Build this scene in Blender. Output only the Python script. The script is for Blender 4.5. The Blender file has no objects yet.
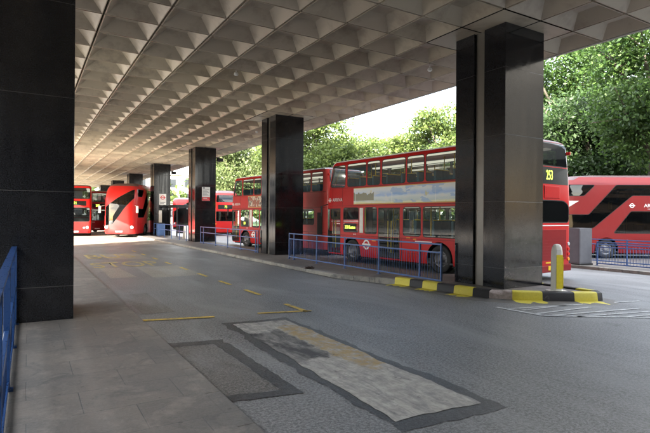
import bpy, bmesh, math, random
import numpy as np
from mathutils import Vector, Matrix
random.seed(7); rng = np.random.default_rng(11)
R = math.radians; PI = math.pi
S = bpy.context.scene; COL = S.collection
FPX = 495.0

def W(px, z, h=0.0):
    "a spot at the depth z (m) in the direction of column px of the view"
    x = (px - 325) / FPX * z
    return (.857 * x + .515 * z, -.515 * x + .857 * z, h)

# ------------------------------------------------------------------ materials
def nt(name):
    m = bpy.data.materials.new(name); m.use_nodes = True
    t = m.node_tree; t.nodes.clear()
    o = t.nodes.new('ShaderNodeOutputMaterial')
    return m, t, o
def N(t, kind, **kw):
    n = t.nodes.new('ShaderNode' + kind)
    for k, v in kw.items():
        if k in n.inputs: n.inputs[k].default_value = v
        else: setattr(n, k, v)
    return n
def ramp(t, fac, stops, interp='LINEAR'):
    r = t.nodes.new('ShaderNodeValToRGB'); r.color_ramp.interpolation = interp
    e = r.color_ramp.elements
    while len(e) < len(stops): e.new(.5)
    for el, (p, c) in zip(e, stops):
        el.position = p; el.color = (c, c, c, 1) if isinstance(c, (int, float)) else (*c, 1)
    t.links.new(fac, r.inputs[0]); return r.outputs[0]
def mix(t, fac, a, b, mode='MIX'):
    n = t.nodes.new('ShaderNodeMix'); n.data_type = 'RGBA'; n.blend_type = mode
    for i, v in ((0, fac), (6, a), (7, b)):
        if hasattr(v, 'is_linked'): t.links.new(v, n.inputs[i])
        elif isinstance(v, (int, float)) : n.inputs[i].default_value = v if i == 0 else (v, v, v, 1)
        else: n.inputs[i].default_value = (*v, 1)
    return n.outputs[2]
def noise(t, vec, scale, detail=4, rough=.55, dist=0):
    n = N(t, 'TexNoise', Scale=scale, Detail=detail, Roughness=rough, Distortion=dist)
    if vec is not None: t.links.new(vec, n.inputs['Vector'])
    return n.outputs['Fac']
def math_(t, op, a, b=0.0, c=0.0):
    n = t.nodes.new('ShaderNodeMath'); n.operation = op
    for i, v in enumerate((a, b, c)):
        if hasattr(v, 'is_linked'): t.links.new(v, n.inputs[i])
        else: n.inputs[i].default_value = v
    return n.outputs[0]
def coords(t, kind='Object'):
    return t.nodes.new('ShaderNodeTexCoord').outputs[kind]
def world_pos(t): return t.nodes.new('ShaderNodeNewGeometry').outputs['Position']
def scaled(t, vec, s):
    n = t.nodes.new('ShaderNodeMapping'); t.links.new(vec, n.inputs[0]); n.inputs['Scale'].default_value = s
    return n.outputs[0]
def finish(t, o, color, rough=.5, bump=None, bstr=.3, bdist=.02, metal=0, spec=.5, coat=0, alpha=None):
    p = t.nodes.new('ShaderNodeBsdfPrincipled')
    def put(k, v):
        if hasattr(v, 'is_linked'): t.links.new(v, p.inputs[k])
        elif k == 'Base Color': p.inputs[k].default_value = (*v, 1)
        else: p.inputs[k].default_value = v
    put('Base Color', color); put('Roughness', rough); put('Metallic', metal)
    put('Specular IOR Level', spec); put('Coat Weight', coat)
    if coat: p.inputs['Coat Roughness'].default_value = .06
    if bump is not None:
        b = N(t, 'Bump', Strength=bstr, Distance=bdist); t.links.new(bump, b.inputs['Height'])
        t.links.new(b.outputs[0], p.inputs['Normal'])
    t.links.new(p.outputs[0], o.inputs[0]); return p
def plain(name, col, rough=.5, metal=0, var=.12, scale=6, coat=0, spec=.5):
    m, t, o = nt(name)
    f = noise(t, coords(t), scale, 6)
    c = mix(t, f, tuple(x * (1 - var) for x in col), tuple(min(1, x * (1 + var)) for x in col))
    rr = math_(t, 'ADD', math_(t, 'MULTIPLY', noise(t, coords(t), scale * 3, 3), .2), rough - .1)
    finish(t, o, c, rr, metal=metal, coat=coat, spec=spec); return m
def emit(name, col, s):
    m, t, o = nt(name); e = N(t, 'Emission', Strength=s); e.inputs[0].default_value = (*col, 1)
    t.links.new(e.outputs[0], o.inputs[0]); return m

M = {}
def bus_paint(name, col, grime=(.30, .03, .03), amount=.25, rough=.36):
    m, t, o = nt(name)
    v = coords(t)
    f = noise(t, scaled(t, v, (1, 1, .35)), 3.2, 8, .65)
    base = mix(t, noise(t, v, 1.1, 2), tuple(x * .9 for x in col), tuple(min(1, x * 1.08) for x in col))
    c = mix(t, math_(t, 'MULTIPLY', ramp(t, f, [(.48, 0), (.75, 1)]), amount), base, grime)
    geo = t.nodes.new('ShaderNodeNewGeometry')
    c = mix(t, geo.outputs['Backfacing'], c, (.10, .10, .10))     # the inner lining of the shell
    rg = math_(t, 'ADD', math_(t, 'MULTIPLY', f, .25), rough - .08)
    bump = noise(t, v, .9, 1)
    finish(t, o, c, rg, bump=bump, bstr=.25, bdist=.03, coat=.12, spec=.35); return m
M['red'] = bus_paint('bus_red', (.52, .012, .011))
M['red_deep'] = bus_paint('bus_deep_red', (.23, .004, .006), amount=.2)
def half_faded():
    m = bus_paint('bus_red_sun_faded_tail', (.52, .012, .011)); t = m.node_tree
    p = [n for n in t.nodes if n.type == 'BSDF_PRINCIPLED'][0]; src = p.inputs['Base Color'].links[0].from_socket
    v = coords(t); sep = t.nodes.new('ShaderNodeSeparateXYZ'); t.links.new(v, sep.inputs[0])
    f = ramp(t, math_(t, 'ADD', math_(t, 'DIVIDE', math_(t, 'SUBTRACT', sep.outputs[0], 6.2), 1.5), math_(t, 'MULTIPLY', noise(t, v, 2, 6), .3)), [(.3, 0), (.7, .6)])
    t.links.new(mix(t, f, src, mix(t, noise(t, v, 3, 7, .7), (.62, .05, .05), (.70, .15, .13))), p.inputs['Base Color']); return m
M['red_half'] = half_faded()
M['red_faded'] = bus_paint('bus_faded_red', (.58, .10, .09), grime=(.5, .25, .22), amount=.5, rough=.5)
M['roof_white'] = plain('roof_white_paint', (.13, .08, .085), .5, 0, .25, 2)
M['black'] = plain('black_rubber', (.012, .012, .013), .6)
M['tyre'] = plain('tyre_rubber', (.02, .02, .021), .8)
M['rim'] = plain('wheel_steel', (.16, .16, .17), .45, .6)
M['rim_red'] = plain('wheel_hub_grey', (.3, .3, .31), .4, .4)
M['blue'] = None
def rail_blue():
    m, t, o = nt('railing_blue_paint'); v = world_pos(t)
    f = ramp(t, noise(t, v, 9, 8, .7), [(.56, 0), (.66, 1)])
    c = mix(t, f, (.055, .12, .29), (.12, .12, .15)); c = mix(t, noise(t, v, 2, 3), c, (.07, .14, .34))
    finish(t, o, c, .38, bump=noise(t, v, 60, 3), bstr=.2, bdist=.003); return m
M['blue'] = rail_blue()
M['blue_dark'] = plain('dark_blue_paint', (.012, .045, .15), .3, 0, .3, 8)
M['steel'] = plain('dull_steel', (.20, .19, .17), .35, .7)
M['grey_paint'] = plain('grey_cabinet_paint', (.13, .135, .15), .45, 0, .2)
M['white'] = plain('white_enamel', (.75, .75, .73), .4)
M['cream'] = plain('cream_plastic', (.74, .73, .67), .4)
M['sign_red'] = plain('sign_red', (.6, .02, .03), .4)
M['sign_blue'] = plain('sign_blue', (.02, .06, .35), .4)
M['yellow_plate'] = plain('yellow_plate', (.75, .52, .02), .4)
M['bollard_yellow'] = plain('bollard_yellow', (.85, .68, .03), .45, 0, .2, 12)
M['seat'] = plain('seat_moquette', (.05, .12, .15), .9, 0, .3, 9)
M['seat_grey'] = plain('seat_shell_grey', (.25, .27, .28), .5)
M['pole_yellow'] = plain('grab_pole_yellow', (.7, .5, .05), .35)
M['floor_in'] = plain('bus_floor', (.06, .06, .065), .8)
M['cove'] = emit('bus_ceiling_light_strip', (1, .93, .74), .10)
M['dark'] = plain('dark_void', (.01, .01, .01), .9)
M['lamp_red'] = plain('tail_lamp_red', (.6, .03, .02), .2)
M['lamp_amber'] = plain('lamp_amber', (.8, .3, .03), .2)
M['lamp_clear'] = plain('headlamp_glass', (.6, .6, .6), .1)
M['letter_white'] = plain('white_lettering', (.8, .8, .78), .5, 0, .03)
M['letter_dark'] = plain('dark_lettering', (.03, .03, .035), .5)
M['led'] = emit('led_characters', (.75, 1.0, .10), .55)
M['led_panel'] = plain('blind_panel_black', (.008, .009, .008), .4, spec=.3)

def glass(name, tint, gloss_rough=.02, clear=.8):
    m, t, o = nt(name)
    tr = N(t, 'BsdfTransparent'); tr.inputs[0].default_value = (*tint, 1)
    gl = N(t, 'BsdfGlossy', Roughness=gloss_rough)
    df = N(t, 'BsdfDiffuse'); df.inputs[0].default_value = (.10, .11, .11, 1)
    fr = N(t, 'Fresnel', IOR=1.5)
    f = math_(t, 'ADD', math_(t, 'MULTIPLY', fr.outputs[0], .9), .01)
    m1 = t.nodes.new('ShaderNodeMixShader'); t.links.new(f, m1.inputs[0])
    m0 = t.nodes.new('ShaderNodeMixShader'); m0.inputs[0].default_value = 1 - clear
    # a film of dust, heavier in patches
    t.links.new(math_(t, 'MULTIPLY', ramp(t, noise(t, coords(t), 2.5, 6), [(.35, .3), (.7, 1)]), 1 - clear), m0.inputs[0])
    t.links.new(tr.outputs[0], m0.inputs[1]); t.links.new(df.outputs[0], m0.inputs[2])
    t.links.new(m0.outputs[0], m1.inputs[1]); t.links.new(gl.outputs[0], m1.inputs[2])
    b = N(t, 'Bump', Strength=.12, Distance=.02); t.links.new(noise(t, coords(t), .8, 1), b.inputs['Height'])
    t.links.new(b.outputs[0], gl.inputs['Normal'])
    t.links.new(m1.outputs[0], o.inputs[0]); return m
M['glass'] = glass('bus_window_glass', (.80, .86, .85), clear=.975)
M['glass_dark'] = glass('tinted_bus_glass', (.12, .13, .135), clear=.99)

def asphalt(name, a=(.090, .092, .097), b=(.145, .147, .151), patchy=.5, pk=1.0):
    m, t, o = nt(name); v = world_pos(t)
    big = noise(t, v, .22, 5, .6, .6)
    c = mix(t, ramp(t, big, [(.35, 0), (.65, 1)]), a, b)
    lane = noise(t, scaled(t, v, (1.1, .09, 1)), 1.0, 5, .6)          # long streaks of tyre polish and oil along the lane
    c = mix(t, math_(t, 'MULTIPLY', ramp(t, lane, [(.50, 0), (.68, 1)]), patchy), c, (.026, .026, .028))
    fine = noise(t, v, 30, 5, .85)
    c = mix(t, .6, c, mix(t, ramp(t, fine, [(.43, 0), (.58, 1)]), tuple(x * .25 for x in a), tuple(x * 1.9 for x in b)))
    sp = N(t, 'TexVoronoi', Scale=26.0); t.links.new(v, sp.inputs['Vector'])
    c = mix(t, ramp(t, sp.outputs['Distance'], [(.10, .8 * pk), (.22, 0)]), c, (.26, .26, .255))
    oil = ramp(t, noise(t, v, 1.3, 3, .5), [(.68, 0), (.76, .6)]); c = mix(t, oil, c, (.018, .018, .02))
    cr = N(t, 'TexVoronoi', Scale=.55, feature='DISTANCE_TO_EDGE')
    w = t.nodes.new('ShaderNodeVectorMath'); w.operation = 'ADD'; t.links.new(v, w.inputs[0])
    nn = N(t, 'TexNoise', Scale=1.5, Detail=6.0); t.links.new(v, nn.inputs['Vector']); t.links.new(nn.outputs['Color'], w.inputs[1])
    t.links.new(w.outputs[0], cr.inputs['Vector'])
    c = mix(t, ramp(t, cr.outputs['Distance'], [(.0, .35), (.006, 0)]), c, (.02, .02, .02))
    pale = ramp(t, noise(t, scaled(t, v, (.8, .22, 1)), 1.1, 7, .65, .5), [(.50, 0), (.66, .6 * pk)]); c = mix(t, pale, c, (.23, .235, .24))
    spot = ramp(t, noise(t, v, 9, 3, .5), [(.70, 0), (.74, .5)]); c = mix(t, spot, c, (.03, .03, .032))
    finish(t, o, c, ramp(t, big, [(.3, .42), (.7, .62)]), bump=fine, bstr=.6, bdist=.012, spec=.6); return m
M['asphalt'] = asphalt('asphalt')
M['tar'] = None
M['tar'] = asphalt('tar_joint', (.018, .018, .020), (.032, .032, .035), .3, .25)
def concrete_pad():
    m, t, o = nt('worn_concrete_patch'); v = world_pos(t)
    n1 = noise(t, scaled(t, v, (2.2, .7, 1)), 1.6, 8, .68, .4)
    c = mix(t, ramp(t, noise(t, v, 7, 8, .7), [(.3, 0), (.7, 1)]), (.21, .205, .195), (.42, .41, .385))
    c = mix(t, ramp(t, noise(t, scaled(t, v, (7, 1.3, 1)), 1.7, 9, .78, .4), [(.46, 0), (.60, .6)]), c, (.12, .125, .135))
    # dark bitumen mended in the far left part of the slab, yellow paint left along its right side
    sep = t.nodes.new('ShaderNodeSeparateXYZ'); t.links.new(v, sep.inputs[0])
    wob = math_(t, 'MULTIPLY', math_(t, 'SUBTRACT', noise(t, v, 2.2, 6, .65), .5), 1.1)
    xx = math_(t, 'ADD', sep.outputs[0], math_(t, 'MULTIPLY', wob, .4)); yy = math_(t, 'ADD', sep.outputs[1], wob)
    dk = math_(t, 'MULTIPLY', ramp(t, math_(t, 'SUBTRACT', 3.62, xx), [(0, 0), (.05, 1)]), ramp(t, math_(t, 'SUBTRACT', yy, 5.75), [(0, 0), (.12, 1)]))
    dk = math_(t, 'MULTIPLY', dk, ramp(t, math_(t, 'SUBTRACT', 7.5, yy), [(0, 0), (.1, 1)]))
    c = mix(t, math_(t, 'MULTIPLY', dk, ramp(t, n1, [(.36, .25), (.56, 1)])), c, (.038, .038, .042))
    yl = math_(t, 'MULTIPLY', ramp(t, math_(t, 'SUBTRACT', xx, 3.60), [(0, 0), (.04, 1)]), ramp(t, math_(t, 'SUBTRACT', yy, 5.0), [(0, 0), (.1, 1)]))
    yl = math_(t, 'MULTIPLY', yl, ramp(t, math_(t, 'SUBTRACT', 7.65, yy), [(0, 0), (.1, 1)]))
    c = mix(t, math_(t, 'MULTIPLY', yl, ramp(t, noise(t, v, 6, 8, .7), [(.40, 0), (.56, .85)])), c, (.30, .21, .075))
    c = mix(t, ramp(t, noise(t, v, 3.0, 8, .75), [(.60, 0), (.66, .8)]), c, (.07, .07, .075))
    finish(t, o, c, .7, bump=noise(t, v, 40, 5, .7), bstr=.5, bdist=.01); return m
M['pad'] = concrete_pad()
def worn_paint(name, col, under=(.06, .06, .062), lo=.40, hi=.58, sc=7):
    m, t, o = nt(name); v = world_pos(t)
    f = ramp(t, noise(t, v, sc, 8, .72), [(lo, 0), (hi, 1)])
    c = mix(t, f, under, mix(t, noise(t, v, 30, 3), tuple(x * .75 for x in col), col))
    finish(t, o, c, .6, bump=noise(t, v, 46, 3, .7), bstr=.5, bdist=.01); return m
M['paint_yellow'] = worn_paint('road_paint_yellow', (.60, .42, .06), lo=.3, hi=.5)
M['paint_yellow_worn'] = worn_paint('road_paint_yellow_worn', (.60, .46, .14), under=(.13, .125, .11), lo=.32, hi=.66)
M['paint_white'] = worn_paint('road_paint_white', (.55, .56, .57), lo=.28, hi=.5)
M['kerb_yellow'] = worn_paint('kerb_paint_yellow', (.70, .60, .06), under=(.10, .09, .07), lo=.22, hi=.36, sc=5)
M['kerb_black'] = worn_paint('kerb_paint_black', (.014, .014, .016), under=(.11, .1, .1), lo=.22, hi=.4, sc=5)
M['kerb_broken'] = worn_paint('kerb_broken_concrete', (.46, .38, .35), under=(.2, .17, .15), lo=.3, hi=.6, sc=14)
M['mended'] = worn_paint('mended_concrete', (.16, .15, .135), under=(.09, .09, .09), lo=.3, hi=.6, sc=3)
def slabs(name, a, b, scale=1.0, bw=.9, rh=.62, sxy=(1, 1, 1), mort=(.02, .02, .02)):
    m, t, o = nt(name); v = world_pos(t)
    br = N(t, 'TexBrick', Scale=scale); br.inputs['Brick Width'].default_value = bw; br.inputs['Row Height'].default_value = rh
    br.inputs['Mortar Size'].default_value = .006; br.inputs['Mortar Smooth'].default_value = .3
    br.inputs['Color1'].default_value = (*a, 1); br.inputs['Color2'].default_value = (*b, 1); br.inputs['Mortar'].default_value = (*mort, 1)
    t.links.new(scaled(t, v, sxy), br.inputs['Vector'])
    c = mix(t, ramp(t, noise(t, v, .8, 8, .7), [(.42, 0), (.60, .7)]), br.outputs['Color'], (.06, .058, .056))
    c = mix(t, ramp(t, noise(t, v, 2.7, 8, .7), [(.52, 0), (.64, .55)]), c, (.27, .235, .20))
    c = mix(t, ramp(t, noise(t, v, 1.9, 8, .7, 1.0), [(.54, 0), (.64, .8)]), c, (.035, .034, .033))
    c = mix(t, .4, c, mix(t, noise(t, v, 34, 5, .85), .0, .30))
    gum = N(t, 'TexVoronoi', Scale=3.2); t.links.new(v, gum.inputs['Vector']); c = mix(t, ramp(t, gum.outputs['Distance'], [(.05, .55), (.08, 0)]), c, (.03, .03, .03))
    dst = N(t, 'VectorMath'); dst.operation = 'DISTANCE'; t.links.new(v, dst.inputs[0]); dst.inputs[1].default_value = (.9, 10.6, .1)
    rust = math_(t, 'MULTIPLY', ramp(t, dst.outputs['Value'], [(.0, 1), (1.0, 0)]), ramp(t, noise(t, v, 2.5, 8, .7), [(.35, 0), (.6, 1)]))
    c = mix(t, rust, c, (.06, .035, .02))
    h = math_(t, 'ADD', math_(t, 'MULTIPLY', br.outputs['Fac'], -1.0), math_(t, 'MULTIPLY', noise(t, v, 40, 5, .7), .35))
    finish(t, o, c, .6, bump=h, bstr=.5, bdist=.012); return m
M['slabs'] = slabs('paving_slabs', (.165, .142, .118), (.095, .082, .070))
M['setts'] = slabs('island_paving', (.17, .12, .10), (.13, .10, .085), bw=.4, rh=.2)
M['kerb'] = slabs('kerb_stone', (.40, .37, .29), (.32, .30, .25), bw=.9, rh=5, sxy=(1, 1, 1))
M['grass'] = plain('grass', (.05, .09, .025), .9, 0, .5, 3)
M['tile_dark'] = M['dark']
def granite():
    m, t, o = nt('polished_black_granite'); v = world_pos(t)
    sp = noise(t, v, 55, 4, .85)
    c = mix(t, ramp(t, sp, [(.48, 0), (.74, 1)]), (.007, .0075, .009), (.030, .033, .041))
    c = mix(t, ramp(t, noise(t, v, 1.7, 6, .6), [(.45, 0), (.8, .35)]), c, (.035, .034, .036))
    sep = t.nodes.new('ShaderNodeSeparateXYZ'); t.links.new(v, sep.inputs[0])
    fz = math_(t, 'FRACT', math_(t, 'DIVIDE', math_(t, 'ADD', sep.outputs[2], .95), 1.62))
    j = math_(t, 'LESS_THAN', fz, .006)
    c = mix(t, j, c, (.055, .055, .055))
    st = noise(t, scaled(t, v, (5, 5, .25)), 1.2, 5, .6)
    rg = math_(t, 'ADD', ramp(t, st, [(.4, .07), (.78, .22)]), math_(t, 'MULTIPLY', sp, .02))
    finish(t, o, c, rg, bump=math_(t, 'MULTIPLY', j, -1.0), bstr=.3, bdist=.01, spec=.42); return m
M['granite'] = granite()
CELL = 1.28; CX0 = 9.18; CY0 = 7.49; CZ = 6.6
def ceil_mat():
    m, t, o = nt('ceiling_coffer_panels'); v = world_pos(t)
    mp = t.nodes.new('ShaderNodeMapping'); t.links.new(v, mp.inputs[0])
    mp.inputs['Location'].default_value = (-CX0 / CELL, -CY0 / CELL, 0); mp.inputs['Scale'].default_value = (1 / CELL, 1 / CELL, 0)
    fl = t.nodes.new('ShaderNodeVectorMath'); fl.operation = 'FLOOR'; t.links.new(mp.outputs[0], fl.inputs[0])
    wn = t.nodes.new('ShaderNodeTexWhiteNoise'); t.links.new(fl.outputs[0], wn.inputs['Vector'])
    blk = noise(t, fl.outputs[0], .23, 2, .5)
    c = mix(t, wn.outputs['Value'], (.48, .415, .30), (.69, .61, .46))
    sep = t.nodes.new('ShaderNodeSeparateXYZ'); t.links.new(fl.outputs[0], sep.inputs[0])
    dark_bay = math_(t, 'LESS_THAN', sep.outputs[1], 5.5)                    # the nearer bay of panels, toned darker
    c = mix(t, math_(t, 'MULTIPLY', dark_bay, .45), c, (.28, .25, .22))
    c = mix(t, ramp(t, blk, [(.45, 0), (.62, .3)]), c, (.36, .30, .27))
    c = mix(t, ramp(t, noise(t, v, 1.6, 6, .65), [(.5, 0), (.68, .5)]), c, (.20, .155, .12))
    c = mix(t, ramp(t, noise(t, scaled(t, v, (9, 9, 1)), 1.2, 4, .6), [(.6, 0), (.75, .25)]), c, (.42, .39, .36))
    finish(t, o, c, .42, bump=noise(t, v, 3, 3), bstr=.1, bdist=.02, spec=.5); return m
M['ceiling'] = ceil_mat()
M['render'] = plain('pale_building_stone', (.42, .40, .36), .7, 0, .15, 1)
M['office'] = plain('office_cladding', (.12, .115, .11), .5, 0, .15, 1)
M['brick'] = plain('brown_brick', (.16, .11, .08), .8, 0, .2, 1)
M['office_glass'] = plain('office_glazing', (.03, .035, .04), .1)
M['bark'] = plain('tree_bark', (.10, .085, .065), .9, 0, .4, 5)
def leaf(name, a, b):
    m, t, o = nt(name)
    oi = t.nodes.new('ShaderNodeAttribute'); oi.attribute_name = 'tone'; oi.attribute_type = 'GEOMETRY'
    c = mix(t, oi.outputs['Fac'], a, b)
    d = N(t, 'BsdfPrincipled', Roughness=.55); t.links.new(c, d.inputs['Base Color'])
    tl = N(t, 'BsdfTranslucent'); t.links.new(mix(t, .5, c, tuple(min(1, x * 1.6) for x in b)), tl.inputs[0])
    ms = t.nodes.new('ShaderNodeMixShader'); ms.inputs[0].default_value = .35
    t.links.new(d.outputs[0], ms.inputs[1]); t.links.new(tl.outputs[0], ms.inputs[2]); t.links.new(ms.outputs[0], o.inputs[0]); return m
M['leaf_mid'] = leaf('plane_leaves', (.035, .068, .016), (.16, .21, .055))
M['leaf_dark'] = leaf('dark_leaves', (.016, .036, .010), (.045, .085, .022))
M['leaf_fresh'] = leaf('fresh_leaves', (.016, .045, .011), (.085, .15, .032))
M['leaf_light'] = leaf('pale_leaves', (.07, .105, .035), (.18, .22, .085))

# ------------------------------------------------------------------ building helpers
def tag(o, label=None, cat=None, group=None, kind=None):
    if label: o['label'] = label
    if cat: o['category'] = cat
    if group: o['group'] = group
    if kind: o['kind'] = kind
    return o
def empty(name, loc=(0, 0, 0), rz=0, label=None, cat=None, group=None, scale=1):
    o = bpy.data.objects.new(name, None); COL.objects.link(o)
    o.location = loc; o.rotation_euler = (0, 0, rz); o.scale = (scale,) * 3
    o.empty_display_size = .2
    return tag(o, label, cat, group)
def link(name, me, mat=None, parent=None):
    o = bpy.data.objects.new(name, me); COL.objects.link(o)
    if mat is not None:
        for mm in (mat if isinstance(mat, (list, tuple)) else [mat]): me.materials.append(mm)
    if parent: o.parent = parent
    return o
def from_bm(name, bm, mat, parent=None, smooth=False):
    me = bpy.data.meshes.new(name); bm.to_mesh(me); bm.free()
    if smooth:
        for p in me.polygons: p.use_smooth = True
    return link(name, me, mat, parent)
class MB:
    def __init__(s): s.bm = bmesh.new()
    def box(s, x0, x1, y0, y1, z0, z1, bev=0, mi=0):
        t = bmesh.new(); bmesh.ops.create_cube(t, size=1)
        for v in t.verts: v.co = Vector((x0 + (v.co.x + .5) * (x1 - x0), y0 + (v.co.y + .5) * (y1 - y0), z0 + (v.co.z + .5) * (z1 - z0)))
        if bev: bmesh.ops.bevel(t, geom=t.edges[:], offset=bev, segments=2, affect='EDGES', profile=.6)
        s.add(t, mi); return s
    def add(s, t, mi=0, mtx=None):
        if mtx is not None: t.transform(mtx)
        t.verts.index_update(); vs = [s.bm.verts.new(v.co) for v in t.verts]
        for f in t.faces:
            try: g = s.bm.faces.new([vs[v.index] for v in f.verts]); g.material_index = mi if mi else f.material_index; g.smooth = f.smooth
            except ValueError: pass
        t.free()
    def bar(s, a, b, r, n=8, r2=None, mi=0):
        a = Vector(a); b = Vector(b); d = b - a
        t = bmesh.new(); bmesh.ops.create_cone(t, cap_ends=True, segments=n, radius1=r, radius2=r if r2 is None else r2, depth=d.length)
        for f in t.faces: f.smooth = len(f.verts) == 4
        s.add(t, mi, Matrix.Translation((a + b) / 2) @ d.to_track_quat('Z', 'Y').to_matrix().to_4x4()); return s
    def prism(s, pts, z0, z1, mi=0):
        n = len(pts); lo = [s.bm.verts.new((p[0], p[1], z0)) for p in pts]; hi = [s.bm.verts.new((p[0], p[1], z1)) for p in pts]
        fs = [s.bm.faces.new(hi), s.bm.faces.new(lo[::-1])]
        for i in range(n): fs.append(s.bm.faces.new((lo[i], lo[(i + 1) % n], hi[(i + 1) % n], hi[i])))
        for f in fs: f.material_index = mi
        return s
    def sheet(s, pts, mi=0):
        f = s.bm.faces.new([s.bm.verts.new(p) for p in pts]); f.material_index = mi; return s
    def build(s, name, mat, parent=None, smooth=False):
        bmesh.ops.recalc_face_normals(s.bm, faces=s.bm.faces[:]) if not getattr(s, 'keep', False) else None
        return from_bm(name, s.bm, mat, parent, smooth)
def copy_tree(o, parent=None):
    c = o.copy(); COL.objects.link(c); c.parent = parent
    for ch in list(o.children): copy_tree(ch, c)
    return c
def text_mesh(s, size, align='CENTER', ext=0.0, sx=1.0, shear=0):
    cu = bpy.data.curves.new('lettering', 'FONT'); cu.body = s; cu.size = size; cu.align_x = align; cu.align_y = 'CENTER'; cu.extrude = ext; cu.shear = shear; cu.offset = .006 * size
    ob = bpy.data.objects.new('lettering', cu); COL.objects.link(ob)
    dg = bpy.context.evaluated_depsgraph_get(); me = bpy.data.meshes.new_from_object(ob.evaluated_get(dg))
    bpy.data.objects.remove(ob); bpy.data.curves.remove(cu)
    for v in me.vertices: v.co.x *= sx
    return me
def lettering(name, s, size, mat, parent, mtx, **kw):
    me = text_mesh(s, size, **kw); me.transform(mtx); me.materials.clear(); return link(name, me, mat, parent)
FACE_N = Matrix.Rotation(PI / 2, 4, 'X')                                     # faces -y
FACE_R = Matrix.Rotation(PI / 2, 4, 'Z') @ FACE_N                            # faces +x
FACE_F = Matrix.Rotation(-PI / 2, 4, 'Z') @ FACE_N                           # faces -x
T = Matrix.Translation

def round_poly(pts, r, n=2):
    out = []; m = len(pts)
    for i in range(m):
        p = Vector(pts[i]); a = Vector(pts[i - 1]); b = Vector(pts[(i + 1) % m])
        u = (a - p); v = (b - p); rr = min(r, u.length * .45, v.length * .45); u.normalize(); v.normalize()
        p0 = p + u * rr; p1 = p + v * rr
        for k in range(n + 1):
            q = k / n; out.append(tuple(p0 * (1 - q) ** 2 + p * 2 * q * (1 - q) + p1 * q * q))
    return out
def rect(x0, z0, x1, z1): return [(x0, z0), (x1, z0), (x1, z1), (x0, z1)]
def grow(pts, d):
    m = len(pts); area = sum(pts[i][0] * pts[(i + 1) % m][1] - pts[(i + 1) % m][0] * pts[i][1] for i in range(m))
    sg = 1 if area > 0 else -1; out = []
    for i in range(m):
        p = Vector(pts[i]); a = Vector(pts[i - 1]); b = Vector(pts[(i + 1) % m])
        e1 = (p - a).normalized(); e2 = (b - p).normalized()
        n1 = Vector((e1.y, -e1.x)) * sg; n2 = Vector((e2.y, -e2.x)) * sg
        k = n1 + n2; k = k / max(.3, k.dot(n1)); out.append(tuple(p + k * d))
    return out
def inside(p, poly):
    c = False; x, y = p; j = len(poly) - 1
    for i in range(len(poly)):
        xi, yi = poly[i]; xj, yj = poly[j]
        if (yi > y) != (yj > y) and x < (xj - xi) * (y - yi) / (yj - yi) + xi: c = not c
        j = i
    return c
def loft(levels, n=6):
    bm = bmesh.new(); rings = []
    for (z, x0, x1, hw, rf, rr) in levels:
        pts = []
        for (cx, cy, r, a0) in ((x0 + rf, -hw + rf, rf, 180), (x1 - rr, -hw + rr, rr, 270), (x1 - rr, hw - rr, rr, 0), (x0 + rf, hw - rf, rf, 90)):
            for k in range(n + 1):
                a = R(a0 + 90 * k / n); pts.append((cx + r * math.cos(a), cy + r * math.sin(a), z))
        rings.append([bm.verts.new(p) for p in pts])
    m = len(rings[0])
    for a, b in zip(rings, rings[1:]):
        for i in range(m):
            bm.faces.new((a[i], a[(i + 1) % m], b[(i + 1) % m], b[i]))
    bm.faces.new(rings[-1])
    return bm
def region(nrm):
    if abs(nrm.z) > .85: return 'T'
    if abs(nrm.y) >= abs(nrm.x): return 'N' if nrm.y < 0 else 'O'
    return 'F' if nrm.x < 0 else 'R'
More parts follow.
